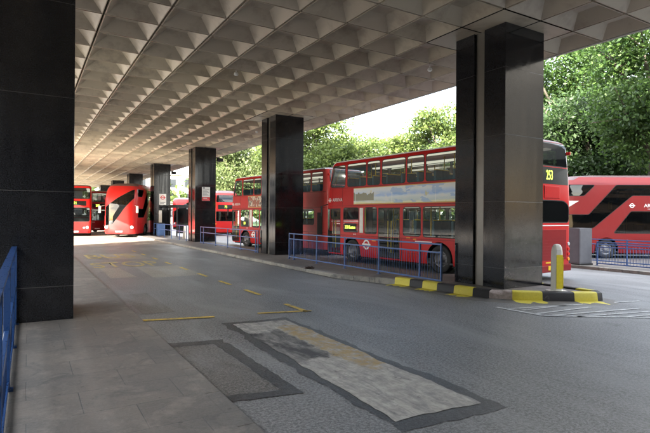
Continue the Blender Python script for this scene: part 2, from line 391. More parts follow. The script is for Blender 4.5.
def shell_parts(bm, feats, root, paint):
    """cut the openings of a body shell and hand each class of faces to a part of its own"""
    P = []
    for f in feats:
        for side in f['on']:
            P.append((side, f['poly'], f, 'main'))
            if f.get('ring'): P.append((side, grow(f['poly'], f['ring']), f, 'ring'))
    for side, poly, f, k in P:
        ax = 0 if side in 'NO' else 1
        lo = (min(p[0] for p in poly), min(p[1] for p in poly)); hi = (max(p[0] for p in poly), max(p[1] for p in poly))
        fs = []
        bm.normal_update()
        for fc in bm.faces:
            if region(fc.normal) != side: continue
            c = [v.co[ax] for v in fc.verts]; z = [v.co.z for v in fc.verts]
            if max(c) < lo[0] or min(c) > hi[0] or max(z) < lo[1] or min(z) > hi[1]: continue
            fs.append(fc)
        for i in range(len(poly)):
            a = poly[i]; b = poly[(i + 1) % len(poly)]
            d = (b[0] - a[0], b[1] - a[1]); L = math.hypot(*d)
            if L < 1e-5 or not fs: continue
            co = Vector((a[0], 0, a[1])) if ax == 0 else Vector((0, a[0], a[1]))
            no = Vector((-d[1], 0, d[0])) if ax == 0 else Vector((0, -d[1], d[0]))
            es = set(); vs = set()
            # only faces the edge itself comes near are cut
            e0 = (min(a[0], b[0]) - .02, min(a[1], b[1]) - .02); e1 = (max(a[0], b[0]) + .02, max(a[1], b[1]) + .02)
            sel = []
            for fc in fs:
                c = [v.co[ax] for v in fc.verts]; z = [v.co.z for v in fc.verts]
                if max(c) < e0[0] or min(c) > e1[0] or max(z) < e0[1] or min(z) > e1[1]: continue
                sel.append(fc); es.update(fc.edges); vs.update(fc.verts)
            if not sel: continue
            r = bmesh.ops.bisect_plane(bm, geom=list(vs) + list(es) + sel, dist=1e-5, plane_co=co, plane_no=no.normalized())
            new = [g for g in r['geom'] if isinstance(g, bmesh.types.BMFace)]
            keep = set(fs) - set(sel); fs = [x for x in keep if x.is_valid] + [x for x in new if x.is_valid]
            fs = list(dict.fromkeys(fs))
    bm.normal_update()
    groups = {}
    for fc in bm.faces:
        rg = region(fc.normal); c = fc.calc_center_median(); key = None
        for i, (side, poly, f, k) in enumerate(P):
            if side != rg: continue
            p = (c.x if side in 'NO' else c.y, c.z)
            if inside(p, poly):
                if k == 'main': key = i; break
                key = i if key is None or P[key][3] == 'ring' else key
        groups.setdefault(key, []).append(fc)
    made = {}
    def make(faces, name, mat, parent):
        nb = bmesh.new(); mp = {}
        for fc in faces:
            vv = []
            for v in fc.verts:
                if v not in mp: mp[v] = nb.verts.new(v.co)
                vv.append(mp[v])
            try: nb.faces.new(vv).smooth = True
            except ValueError: pass
        return from_bm(name, nb, mat, parent)
    for key in sorted([k for k in groups if k is not None], key=lambda k: P[k][3] == 'ring'):
        side, poly, f, k = P[key]
        if f.get('delete'): continue
        if k == 'main':
            made[(id(f), side)] = make(groups[key], f['name'], M[f['mat']], root)
        else:
            make(groups[key], 'frame', M[f.get('ringmat', 'black')], made.get((id(f), side), root))
    top = [f for f in groups[None] if f.normal.z > .80]; rest = [f for f in groups[None] if f.normal.z <= .80]
    body = make(rest, 'body', paint, root); make(top, 'roof', M['roof_white'], root)
    bm.free(); return made
def wheel(root, x, y, r=.47, w=.28, out=-1, hub='rim'):
    wh = MB(); e = bpy.data.objects.new('wheel', None); COL.objects.link(e); e.parent = root; e.location = (x, y, r); e.empty_display_size = .1
    def lathe(prof, mat, name):
        bm = bmesh.new(); n = 32; rings = []
        for (yy, rr) in prof: rings.append([bm.verts.new((rr * math.cos(2 * PI * k / n), yy * out, rr * math.sin(2 * PI * k / n))) for k in range(n)])
        for a, b in zip(rings, rings[1:]):
            for k in range(n): bm.faces.new((a[k], a[(k + 1) % n], b[(k + 1) % n], b[k])).smooth = True
        bm.faces.new(rings[-1]); bmesh.ops.recalc_face_normals(bm, faces=bm.faces[:])
        return bm
    t = lathe([(-w / 2, r * .6), (-w / 2, r * .93), (-w * .42, r), (w * .42, r), (w / 2, r * .93), (w * .46, r * .62), (w * .3, r * .58), (-w * .3, r * .55)], None, '')
    from_bm('tyre', t, M['tyre'], e)
    rm = MB(); rm.add(lathe([(w * .1, r * .60), (w * .36, r * .60), (w * .40, r * .55), (w * .12, r * .46), (w * .06, r * .27), (w * .38, r * .22), (w * .42, r * .1)], None, ''))
    for k in range(10):
        a = 2 * PI * k / 10; rm.bar((r * .34 * math.cos(a), w * .06 * out, r * .34 * math.sin(a)), (r * .34 * math.cos(a), w * .2 * out, r * .34 * math.sin(a)), r * .035, 6)
    rm.build('rim', M[hub], e)
def arch(cx, cz, r, z0):
    p = [(cx - r, z0 - .3)]
    for k in range(13):
        a = PI - PI * k / 12; p.append((cx + r * math.cos(a), cz + r * math.sin(a)))
    p.append((cx + r, z0 - .3)); return p
def arch_liner(mb, cx, cz, r, y0, y1, z0):
    n = 12
    for k in range(n):
        a = PI - PI * k / n; b = PI - PI * (k + 1) / n
        mb.sheet([(cx + r * math.cos(a), y0, cz + r * math.sin(a)), (cx + r * math.cos(b), y0, cz + r * math.sin(b)), (cx + r * math.cos(b), y1, cz + r * math.sin(b)), (cx + r * math.cos(a), y1, cz + r * math.sin(a))])
    mb.box(cx - r - .02, cx + r + .02, y1, y1 + .02, z0, cz + r)
def roundel(root, mtx, r, bar_m='letter_white', ring_m='letter_white'):
    bm = bmesh.new(); n = 28
    def ann(r0, r1, z):
        a = [bm.verts.new((r0 * math.cos(2 * PI * k / n), r0 * math.sin(2 * PI * k / n), z)) for k in range(n)]
        b = [bm.verts.new((r1 * math.cos(2 * PI * k / n), r1 * math.sin(2 * PI * k / n), z)) for k in range(n)]
        for k in range(n): bm.faces.new((a[k], a[(k + 1) % n], b[(k + 1) % n], b[k]))
    ann(r * .66, r, 0); bm.transform(mtx); e = from_bm('roundel', bm, M[ring_m], root)
    b2 = bmesh.new(); vs = [b2.verts.new(p) for p in ((-r * 1.28, -r * .2, .003), (r * 1.28, -r * .2, .003), (r * 1.28, r * .2, .003), (-r * 1.28, r * .2, .003))]
    b2.faces.new(vs); b2.transform(mtx); from_bm('roundel_bar', b2, M[bar_m], e); return e

# advertisement artwork (own colours of the poster)
def ad_mat(name, kind):
    m, t, o = nt(name); v = coords(t); sep = t.nodes.new('ShaderNodeSeparateXYZ'); t.links.new(v, sep.inputs[0])
    x, z = sep.outputs[0], sep.outputs[2]
    wob = math_(t, 'MULTIPLY', math_(t, 'SUBTRACT', noise(t, scaled(t, v, (1, 1, 2)), 1.3, 5), .5), .3)
    if kind == 'coast':
        h = math_(t, 'ADD', math_(t, 'DIVIDE', math_(t, 'SUBTRACT', z, 2.38), .7), wob)
        c = ramp(t, h, [(.0, (.75, .72, .40)), (.16, (.80, .80, .58)), (.22, (.58, .68, .66)), (.42, (.75, .82, .84)), (.55, (.40, .58, .85)), (.78, (.75, .82, .88)), (1, (.85, .83, .75))])
        bl = noise(t, scaled(t, v, (.9, 1, 3)), 1.6, 4, .5); c = mix(t, ramp(t, bl, [(.52, 0), (.6, .8)]), c, (.78, .80, .78))
        c = mix(t, ramp(t, noise(t, scaled(t, v, (2.5, 1, 1.4)), 1.9, 3), [(.66, 0), (.7, .7)]), c, (.75, .66, .2))
        bk = noise(t, scaled(t, v, (3.5, 1, .25)), 1.4, 2, .5); sky_l = math_(t, 'LESS_THAN', z, math_(t, 'ADD', 2.62, math_(t, 'MULTIPLY', bk, .45)))
        c = mix(t, math_(t, 'MULTIPLY', math_(t, 'MULTIPLY', sky_l, math_(t, 'LESS_THAN', x, 3.3)), math_(t, 'GREATER_THAN', z, 2.56)), c, (.30, .30, .22))
        bd = math_(t, 'GREATER_THAN', math_(t, 'FRACT', math_(t, 'MULTIPLY', x, .46)), .988); c = mix(t, bd, c, (.9, .9, .88))
        hz = math_(t, 'MULTIPLY', math_(t, 'GREATER_THAN', x, 4.2), math_(t, 'GREATER_THAN', ramp(t, noise(t, scaled(t, v, (.7, 1, 1.8)), 2.2, 2), [(.5, 0), (.53, 1)]), .5)); c = mix(t, math_(t, 'MULTIPLY', hz, .6), c, (.25, .45, .75))
    else:
        c = mix(t, ramp(t, noise(t, v, 3.2, 3), [(.45, 0), (.5, 1)]), (.6, .55, .45), (.35, .12, .08))
        c = mix(t, ramp(t, noise(t, v, 5, 2), [(.55, 0), (.58, 1)]), c, (.12, .10, .09))
    finish(t, o, c, .35); return m
M['ad_coast'] = ad_mat('poster_coast', 'coast'); M['ad_food'] = ad_mat('poster_food', 'food')
M['ad_blue'] = plain('poster_blue', (.10, .35, .6), .4, 0, .3, 2)
M['ad_edge'] = plain('poster_edge_gold', (.65, .42, .12), .4)

def seats(root, xs, zf, hw, skip=()):
    for k, x in enumerate(xs):
        for s in (-1, 1):
            if (k, s) in skip: continue
            a, b = (s * .38, s * (hw - .08)); a, b = min(a, b), max(a, b)
            q = MB(); mid = (a + b) / 2
            for (u, w) in ((a, mid - .01), (mid + .01, b)):
                q.box(x, x + .42, u, w, zf + .38, zf + .48, .02); 
                q.box(x + .36, x + .46, u, w, zf + .45, zf + 1.02, .03)
            e = q.build('seat', M['seat'], root)
            g = MB(); g.bar((x + .41, a + .02, zf + 1.04), (x + .41, b - .02, zf + 1.04), .018); g.box(x + .16, x + .24, mid - .03, mid + .03, zf, zf + .38)
            g.build('grab_rail', M['pole_yellow'], e)

# ------------------------------------------------------------------ the older double decker
def old_decker(loc, rz, label, group, paint='red', blind='253 Euston', rear_no='253', ad='coast', full=True, scale=1, L=9.9):
    root = empty('double_decker_bus', loc, rz, label, 'bus', group, scale)
    hw = 1.25
    lv = [(.27, .06, L - .03, 1.20, .22, .16), (.40, .02, L, 1.245, .25, .18), (1.2, 0, L, hw, .25, .18), (2.38, .02, L, hw, .26, .18), (2.5, .03, L, hw, .27, .18),
          (3.1, .08, L - .02, hw, .3, .2), (4.12, .30, L - .08, 1.235, .32, .25), (4.24, .38, L - .14, 1.19, .34, .28), (4.31, .50, L - .24, 1.09, .36, .3), (4.345, .7, L - .45, .9, .36, .3)]
    F = []
    def win(x0, x1, z0, z1, on='NO', r=.09, mat='glass', name='window', ring=.03):
        F.append(dict(on=on, poly=round_poly(rect(x0, z0, x1, z1), r), name=name, mat=mat, ring=ring))
    # upper deck
    F.append(dict(on='NO', poly=round_poly([(.40, 3.2), (1.42, 3.17), (1.42, 4.08), (.58, 4.08)], .09), name='window', mat='glass', ring=.03))
    for a, b in ((1.60, 2.79), (2.90, 3.63), (3.78, 5.02), (5.14, 5.94), (6.06, 7.42), (7.56, 8.4), (8.54, 9.4)): win(a, b, 3.18, 4.10)
    # lower deck
    win(1.34, 2.33, 1.27, 2.26, 'N'); win(2.74, 3.46, 1.24, 2.26, 'N'); win(4.95, 5.80, 1.23, 2.25, 'N'); win(5.94, 7.42, 1.22, 2.25, 'N'); win(7.56, 8.7, 1.5, 2.25, 'N')
    win(.35, 1.15, 1.1, 2.25, 'O')
    for a, b in ((1.34, 2.6), (2.74, 3.46), (3.6, 4.8), (4.95, 5.80), (5.94, 7.42)): win(a, b, 1.24, 2.25, 'O')
    for a, b in ((.12, 1.12), (3.56, 4.76)):
        m = (a + b) / 2
        F.append(dict(on='N', poly=rect(a + .03, .36, m - .02, 2.22), name='door', mat='glass', ring=.035))
        F.append(dict(on='N', poly=rect(m + .02, .36, b - .03, 2.22), name='door', mat='glass', ring=.035))
    for cx in (1.88, 6.68): F.append(dict(on='NO', poly=arch(cx, .47, .58, .27), name='arch', delete=True))
    # front and rear
    F.append(dict(on='F', poly=round_poly(rect(-1.12, 3.18, 1.12, 4.06), .1), name='upper_windscreen', mat='glass', ring=.03))
    F.append(dict(on='F', poly=round_poly(rect(-1.1, 1.25, 1.1, 2.42), .12), name='windscreen', mat='glass', ring=.03))
    F.append(dict(on='F', poly=round_poly(rect(-.85, 2.58, .85, 2.98), .04), name='destination_blind', mat='led_panel'))
    F.append(dict(on='R', poly=round_poly(rect(-1.10, 3.50, 1.10, 4.20), .12), name='rear_window', mat='glass_dark', ring=.03))
    F.append(dict(on='R', poly=round_poly(rect(-1.12, 2.93, 1.12, 3.45), .04), name='number_panel', mat='led_panel'))
    F.append(dict(on='R', poly=round_poly([(-1.1, 1.78), (1.1, 1.78), (1.1, 2.28), (.8, 2.42), (-.8, 2.42), (-1.1, 2.28)], .12), name='rear_window', mat='glass_dark', ring=.03))
    shell_parts(loft(lv), F, root, M[paint])
    # floors, ceilings of the decks
    q = MB(); q.box(.2, L - .1, -1.2, 1.2, .30, .36)
    q.box(.35, L - .12, -1.22, 1.22, 2.42, 2.52); q.box(8.6, L - .06, -1.2, 1.2, .36, 1.5); q.build('floor', M['floor_in'], root)
    q = MB()
    for s in (-1, 1): q.box(.8, L - .6, s * .96 - .14, s * .96 + .14, 4.10, 4.16); q.box(.8, 8.5, s * 1.0 - .14, s * 1.0 + .14, 2.30, 2.36)
    q.build('ceiling_cove', M['cove'], root)
    for cx in (1.88, 6.68):
        for s in (-1, 1): q = MB(); arch_liner(q, cx, .47, .58, s * 1.235, s * .85, .3); q.build('wheel_arch', M['dark'], root)
    for cx in (1.88, 6.68):
        for s in (-1, 1): wheel(root, cx, s * 1.07, .47, .27, s)
    q = MB(); q.box(.3, L - .3, -1.1, 1.1, .2, .3); q.build('chassis', M['dark'], root)
    # trim lines
    q = MB()
    for z in (1.12, 2.36, 3.12): q.box(.35, L - .25, -hw - .008, -hw + .01, z - .012, z + .012)
    q.build('waist_moulding', M['red_deep'], root)
    q = MB(); q.box(.7, L - .4, -1.19, -1.15, 4.25, 4.29); q.build('gutter', M['cream'], root)
    for x in (.26, .98):   # door pillar and handles
        pass
    q = MB()
    for a, b in ((.12, 1.12), (3.56, 4.76)):
        m = (a + b) / 2; q.bar((m - .09, -hw + .05, .55), (m - .09, -hw + .05, 1.75), .018); q.bar((m + .09, -hw + .05, .55), (m + .09, -hw + .05, 1.75), .018)
    q.build('door_handrail', M['pole_yellow'], root)
    if full:
        seats(root, [1.0 + .82 * k for k in range(10)], 2.52, 1.18)
        seats(root, [2.5, 5.0, 5.85, 6.7, 7.5], .75, 1.18, skip=((0, -1),))
        q = MB()
        for k, x in enumerate([1.3 + 1.05 * k for k in range(7)]):
            q.bar((x, .34 * (-1) ** k, 2.52), (x, .34 * (-1) ** k, 4.2), .018); q.bar((x + .4, .34 * (-1) ** (k + 1), .36), (x + .4, .34 * (-1) ** (k + 1), 2.4), .018)
        q.build('grab_pole', M['pole_yellow'], root)
    SM = []
    class q:
        @staticmethod
        def box(*a): SM.append(a)
    for x in (2.52, 3.50, 4.86, 5.86, 7.40, 8.3): q.box(x - .006, x + .006, -hw - .004, -hw + .004, .30, 1.10); 
    for x in (1.52, 2.86, 3.70, 5.08, 6.0, 7.49): q.box(x - .005, x + .005, -hw - .003, -hw + .004, 4.12, 4.13)
    for x in (.55, 1.25, 3.2, 5.5, 7.6): q.box(x, x + .006, -hw - .004, -hw + .004, 2.3, 3.12)
    q.box(5.86, 6.02, -hw - .004, -hw + .004, .60, .605); q.box(2.55, 3.48, -hw - .004, -hw + .004, .58, .588); q.box(4.9, 5.84, -hw - .004, -hw + .004, .58, .588); q.box(7.44, 9.3, -hw - .004, -hw + .004, .62, .628)
    for a_ in SM: MB().box(*a_).build('panel_seam', M['black'], root)
    # side blind with the route
    q = MB(); q.box(1.40, 2.20, -hw - .012, -hw - .002, 1.29, 1.62); e = q.build('side_blind', M['led_panel'], root)
    if blind: lettering('route_lettering', blind, .20, M['led'], e, T((1.80, -hw - .016, 1.455)) @ FACE_N, sx=.78)
    q = MB(); q.box(2.42, 2.64, -hw - .008, -hw - .001, 1.24, 2.26); q.build('white_panel', M['cream'], root)
    # advertisement between the decks
    x0, x1 = (2.03, 8.6) if ad == 'coast' else (2.2, 4.6)
    q = MB(); q.box(x0, x1, -hw - .012, -hw - .002, 2.44, 3.06); e = q.build('advertisement', M['ad_' + ad], root)
    q = MB(); q.box(x0, x1, -hw - .015, -hw - .001, 2.405, 2.44); q.box(x0, x1, -hw - .015, -hw - .001, 3.06, 3.085); q.build('advertisement_frame', M['ad_edge'], e)
    lettering('operator_lettering', 'ARRIVA', .21, M['letter_white'], root, T((.90, -hw - .012, 2.62)) @ FACE_N)
    r_ = roundel(root, T((.36, -hw - .012, 2.62)) @ FACE_N, .09); r_.name = 'operator_emblem'
    roundel(root, T((2.86, -hw - .01, .78)) @ FACE_N, .20)
    lettering('small_lettering', 'BUSES', .07, M['letter_white'], root, T((2.1, -hw - .006, 1.17)) @ FACE_N)
    q = MB(); q.box(5.55, 6.35, -hw - .006, -hw - .001, 1.02, 1.05); q.box(5.8, 6.3, -hw - .006, -hw - .001, .96, .98); q.build('side_stripe', M['letter_white'], root)
    q = MB(); q.box(5.1, 5.3, -hw - .006, -hw - .001, 1.10, 1.16); q.box(5.45, 5.6, -hw - .006, -hw - .001, 1.08, 1.14); q.box(3.2, 3.42, -hw - .006, -hw - .001, .93, .97); q.build('sticker', M['lamp_amber'], root)
    for z_ in (1.0,): MB().box(9.0, 9.4, -hw - .012, -hw + .002, 1.0, 2.1).build('side_grille', M['black'], root)
    # rear fittings
    TXT = .02
    lettering('route_number', rear_no, .40, M['led'], root, T((L - .014, TXT, 3.19)) @ FACE_R, sx=.62)
    q = MB(); q.box(L - .01, L + .02, -.3, .55, 2.5, 2.88, .02)
    for k in range(5): q.box(L + .018, L + .026, -.24, .49, 2.55 + k * .065, 2.575 + k * .065)
    q.build('rear_vent', M[paint], root)
    q = MB(); q.box(L - .01, L + .012, -.95, .95, .62, 1.55, .01)
    for k in range(7): q.box(L + .010, L + .018, -.85, .85, .75 + k * .09, .775 + k * .09)
    q.build('engine_cover', M['red_deep'], root)
    q = MB(); q.box(L, L + .008, -1.1, 1.1, 1.66, 1.69); q.build('rear_stripe', M['letter_white'], root)
    q = MB(); q.box(L - .02, L + .06, -1.17, 1.17, .26, .48, .03); q.build('rear_bumper', M['red_deep'], root)
    q = MB(); q.box(L + .055, L + .07, -.15, .42, .33, .46); q.build('number_plate', M['yellow_plate'], root)
    q = MB(); q.box(L + .008, L + .014, -.2, .5, .53, .57); q.build('reflector_strip', M['yellow_plate'], root)
    for s in (-1, 1):
        for z, mm in ((.62, 'lamp_amber'), (.78, 'lamp_red'), (.94, 'lamp_red'), (1.1, 'lamp_clear')):
            q = MB(); q.bar((L - .02, s * 1.08, z), (L + .025, s * 1.08, z), .055, 16); q.build('tail_light', M[mm], root)
        q = MB(); q.box(L - .16, L - .02, s * 1.2 - .03, s * 1.2 + .03, 3.9, 4.0, .01); q.build('marker_light', M['lamp_red'], root)
        # front
        q = MB(); q.bar((.0, s * .92, .75), (-.02, s * .92, .75), .11, 20); q.bar((.0, s * .68, .72), (-.015, s * .68, .72), .075, 16); q.build('headlight', M['lamp_clear'], root)
        q = MB(); q.bar((.18, s * 1.2, 2.45), (-.12, s * 1.42, 2.35), .018); q.box(-.2, -.09, s * 1.36 - .02, s * 1.36 + .14 * s if s > 0 else -1.34, 1.9, 2.36, .03); q.build('mirror', M['black'], root)
    q = MB(); q.box(-.05, .1, -1.0, 1.0, .28, .5, .03); q.build('front_bumper', M['red_deep'], root)
    q = MB(); q.box(-.06, -.052, -.26, .26, .34, .45); q.build('number_plate', M['letter_white'], root)
    lettering('destination_lettering', rear_no, .34, M['led'], root, T((.02, -.0, 2.78)) @ FACE_F, sx=.8)
    lettering('front_lettering', 'ARRIVA', .16, M['letter_white'], root, T((-.012, .55, 1.05)) @ FACE_F)
    return root

# ------------------------------------------------------------------ the rounded double decker with the sloping glass
def round_decker(loc, rz, label, group, scale=1, text=True, ad=False, paint='red'):
    root = empty('rounded_double_decker', loc, rz, label, 'bus', group, scale)
    lv = [(.28, .1, 11.0, 1.19, .5, .45), (.45, .02, 11.08, 1.25, .55, .5), (1.4, 0, 11.1, 1.26, .6, .55), (2.5, .03, 11.1, 1.26, .62, .55), (3.1, .12, 11.06, 1.26, .66, .58),
          (3.5, .24, 11.0, 1.255, .7, .62), (3.88, .45, 10.9, 1.23, .74, .66), (4.12, .72, 10.72, 1.16, .76, .68), (4.28, 1.05, 10.45, 1.03, .76, .68), (4.37, 1.5, 10.05, .84, .7, .6), (4.41, 2.1, 9.5, .58, .5, .45)]
    F = []
    def P(on, pts, name='window', mat='glass_dark', r=.08, ring=.03): F.append(dict(on=on, poly=round_poly(pts, r), name=name, mat=mat, ring=ring))
    P('NO', [(.72, 3.29), (1.84, 3.29), (2.40, 3.85), (.85, 3.85)])
    P('NO', [(.72, 1.60), (2.32, 1.60), (4.32, 3.32), (10.5, 3.32), (10.4, 3.85), (3.52, 3.85), (2.1, 2.28), (.72, 2.28)])
    P('NO', [(3.40, 1.34), (9.6, 1.34), (9.6, 2.47), (4.26, 2.47)])
    # front glass (y grows towards the viewer's left)
    P('F', [(1.12, 2.36), (.15, 3.12), (-.95, 3.80), (-1.1, 3.80), (-1.1, 3.2), (-.35, 2.3), (.5, 1.05), (1.12, .95)], 'windscreen')
    P('R', [(-.9, 3.25), (.9, 3.25), (.8, 3.9), (-.8, 3.9)], 'rear_window')
    P('R', [(-.9, 1.4), (.9, 1.4), (.9, 2.3), (-.9, 2.3)], 'rear_window')
    P('R', [(-.75, 2.55), (.75, 2.55), (.75, 2.95), (-.75, 2.95)], 'number_panel', 'led_panel', .03, 0)
    for cx in (3.02, 8.4): F.append(dict(on='NO', poly=arch(cx, .5, .60, .28), name='arch', delete=True))
    shell_parts(loft(lv, 8), F, root, M[paint])
    q = MB(); q.box(.4, 10.9, -1.2, 1.2, .32, .38); q.box(.6, 10.8, -1.22, 1.22, 2.50, 2.60); q.box(8.9, 10.9, -1.15, 1.15, .38, 1.3); q.build('floor', M['floor_in'], root)
    for cx in (3.02, 8.4):
        for s in (-1, 1): q = MB(); arch_liner(q, cx, .5, .60, s * 1.23, s * .85, .3); q.build('wheel_arch', M['dark'], root)
    for cx in (3.02, 8.4):
        for s in (-1, 1): wheel(root, cx, s * 1.08, .49, .27, s, 'rim_red')
    q = MB(); q.box(.5, 10.6, -1.08, 1.08, .2, .3); q.build('chassis', M['dark'], root)
    seats(root, [3.2 + .85 * k for k in range(8)], 2.6, 1.15); seats(root, [3.6 + .9 * k for k in range(6)], .75, 1.15)
    q = MB()
    for k in range(7): q.bar((3.0 + k * .95, .34 * (-1) ** k, .38), (3.0 + k * .95, .34 * (-1) ** k, 2.5), .02)
    q.build('grab_pole', M['pole_yellow'], root)
    q = MB()
    for z in (1.06, .56): q.box(.75, 10.4, -1.268, -1.255, z - .008, z + .008)
    q.build('body_seam', M['red_deep'], root)
    if text:
        lettering('operator_lettering', 'ARRIVA', .26, M['letter_white'], root, T((5.35, -1.275, 2.78)) @ FACE_N)
        r_ = roundel(root, T((4.30, -1.275, 2.78)) @ FACE_N, .12); r_.name = 'operator_emblem'
        lettering('small_lettering', 'LONDON', .07, M['letter_white'], root, T((5.25, -1.272, 2.60)) @ FACE_N)
        q = MB(); q.sheet([(.95, -1.268, 2.62), (.95, -1.268, 3.02), (1.6, -1.268, 3.02)]); q.build('pale_flash', M['cream'], root)
    if ad:
        q = MB(); q.box(1.2, 4.2, -1.275, -1.262, 2.36, 2.98) if False else q.box(4.4, 8.5, -1.275, -1.262, 2.56, 3.2); q.build('advertisement', M['ad_blue'], root)
    for s in (-1, 1):
        q = MB(); q.bar((.10, s * .98, .82), (.02, s * .98, .82), .12, 20); q.build('headlight', M['lamp_clear'], root)
        q = MB(); q.bar((.25, s * 1.15, 2.55), (-.1, s * 1.42, 2.45), .02); q.box(-.18, -.06, min(s * 1.34, s * 1.52), max(s * 1.34, s * 1.52), 1.95, 2.5, .03); q.build('mirror', M['cream'], root)
        for z, mm in ((.95, 'lamp_red'), (1.12, 'lamp_amber')):
            q = MB(); q.bar((11.0, s * .95, z), (11.1, s * .95, z), .06, 14); q.build('tail_light', M[mm], root)
    q = MB(); q.box(.0, .02, -.26, .26, .42, .53); q.build('number_plate', M['letter_white'], root)
    lettering('route_number', '73', .34, M['led'], root, T((11.115, 0, 2.75)) @ FACE_R, sx=.8)
    return root

# ================================================================== GROUND
g = MB(); g.sheet([(-150, -80, 0), (250, -80, 0), (250, 260, 0), (-150, 260, 0)]); tag(g.build('road', M['asphalt']), kind='structure')
M['forecourt'] = slabs('sun_bright_forecourt_paving', (.56, .46, .35), (.50, .42, .33), bw=1.2, rh=.9, mort=(.1, .09, .08))
g = MB(); g.sheet([(-38, -16, .004), (-5.0, -16, .004), (-5.0, 33.2, .004), (8.12, 33.2, .004), (8.12, 96, .004), (-38, 96, .004)]); tag(g.build('forecourt', M['forecourt']), kind='structure')  # pale sheet added to brighten the sun patch and bounce warm light upward
# near pavement with its kerb
KX = 1.71
g = MB(); g.box(-5.0, KX - .16, -25, 33.0, .0, .10); tag(g.build('pavement', M['slabs']), kind='structure')
g = MB()
y = -6.0
while y < 33: g.box(KX - .157, KX, y, min(33, y + .905), .0, .098, .008); y += .91
tag(g.build('pavement_kerb', M['slabs']), kind='structure')
g = MB(); g.box(KX + .001, KX + .085, -6, 33.0, .0005, .004); tag(g.build('gutter_line', M['tar']), kind='structure')
# long island the right hand columns stand on
g = MB(); g.prism([(8.32, 13.0), (8.32, 70), (11.2, 70), (11.2, 10.9), (9.35, 10.9)], 0, .10); tag(g.build('island_pavement', M['setts']), kind='structure')
g = MB(); y = 13.0
while y < 69: g.box(8.14, 8.317, y, y + .905, 0, .115, .012); y += .91
for k in range(3):
    a = Vector((8.14, 13.0)).lerp(Vector((8.85, 10.75)), k / 3); b = Vector((8.14, 13.0)).lerp(Vector((8.85, 10.75)), (k + .98) / 3)
    g.prism([(a.x, a.y), (a.x + .18, a.y + .03), (b.x + .18, b.y + .03), (b.x, b.y)], 0, .115 + .02 * k)
tag(g.build('island_kerb', M['kerb']), kind='structure')
# raised end of the island with its painted kerb
edge = [(8.83, 10.85), (8.95, 9.9), (9.02, 9.0), (9.06, 8.35), (9.22, 7.85), (9.60, 7.38), (10.1, 7.0), (10.6, 6.66), (11.0, 6.45), (11.22, 6.42), (11.38, 6.55), (11.42, 6.85), (11.44, 8.0), (11.44, 10.85)]
def resample(pts, step):
    out = [Vector(pts[0])]; 
    for a, b in zip(pts, pts[1:]):
        a = Vector(a); b = Vector(b); n = max(1, round((b - a).length / step))
        for k in range(1, n + 1): out.append(a.lerp(b, k / n))
    return out
ed = resample(edge, .07)
inner = []
for i, p in enumerate(ed):
    a = ed[max(0, i - 2)]; b = ed[min(len(ed) - 1, i + 2)]; d = (b - a).normalized(); inner.append(p + Vector((-d.y, d.x)) * .2)
cm = Vector((10.3, 8.5))
inner = [q if (q - cm).length < (p - cm).length else p * 2 - q for p, q in zip(ed, inner)]
g = MB(); g.prism([tuple(p) for p in inner], .02, .188); tag(g.build('island_end_pavement', M['setts']), kind='structure')
ki = empty('striped_kerb', (0, 0, 0), 0, 'black and yellow striped high kerb round the island end under the nearest right column', 'kerb')
bounds = [8.83, 0]
# stripes: (start, end, material) measured in metres along the kerb
def cum(pts):
    s = [0]
    for a, b in zip(pts, pts[1:]): s.append(s[-1] + (b - a).length)
    return s
cs = cum(ed)
stripes = [(0, .55, 'kerb_yellow'), (.55, 1.0, 'kerb_black'), (1.0, 1.5, 'kerb_yellow'), (1.5, 2.05, 'kerb_black'), (2.05, 2.6, 'kerb_yellow'), (2.6, 3.0, 'kerb_black'), (3.0, 3.5, 'kerb_broken'),
           (3.5, 4.15, 'kerb_yellow'), (4.15, 4.85, 'kerb_black'), (4.85, 5.4, 'kerb_yellow'), (5.4, 5.85, 'kerb_black'), (5.85, 6.25, 'kerb_yellow'), (6.25, 7.2, 'kerb_black'), (7.2, 7.8, 'kerb_yellow'), (7.8, 20, 'kerb_black')]
def interp(pts, s):
    for i in range(len(cs) - 1):
        if cs[i + 1] >= s: return pts[i].lerp(pts[i + 1], (s - cs[i]) / max(1e-6, cs[i + 1] - cs[i]))
    return pts[-1]
random.seed(3)
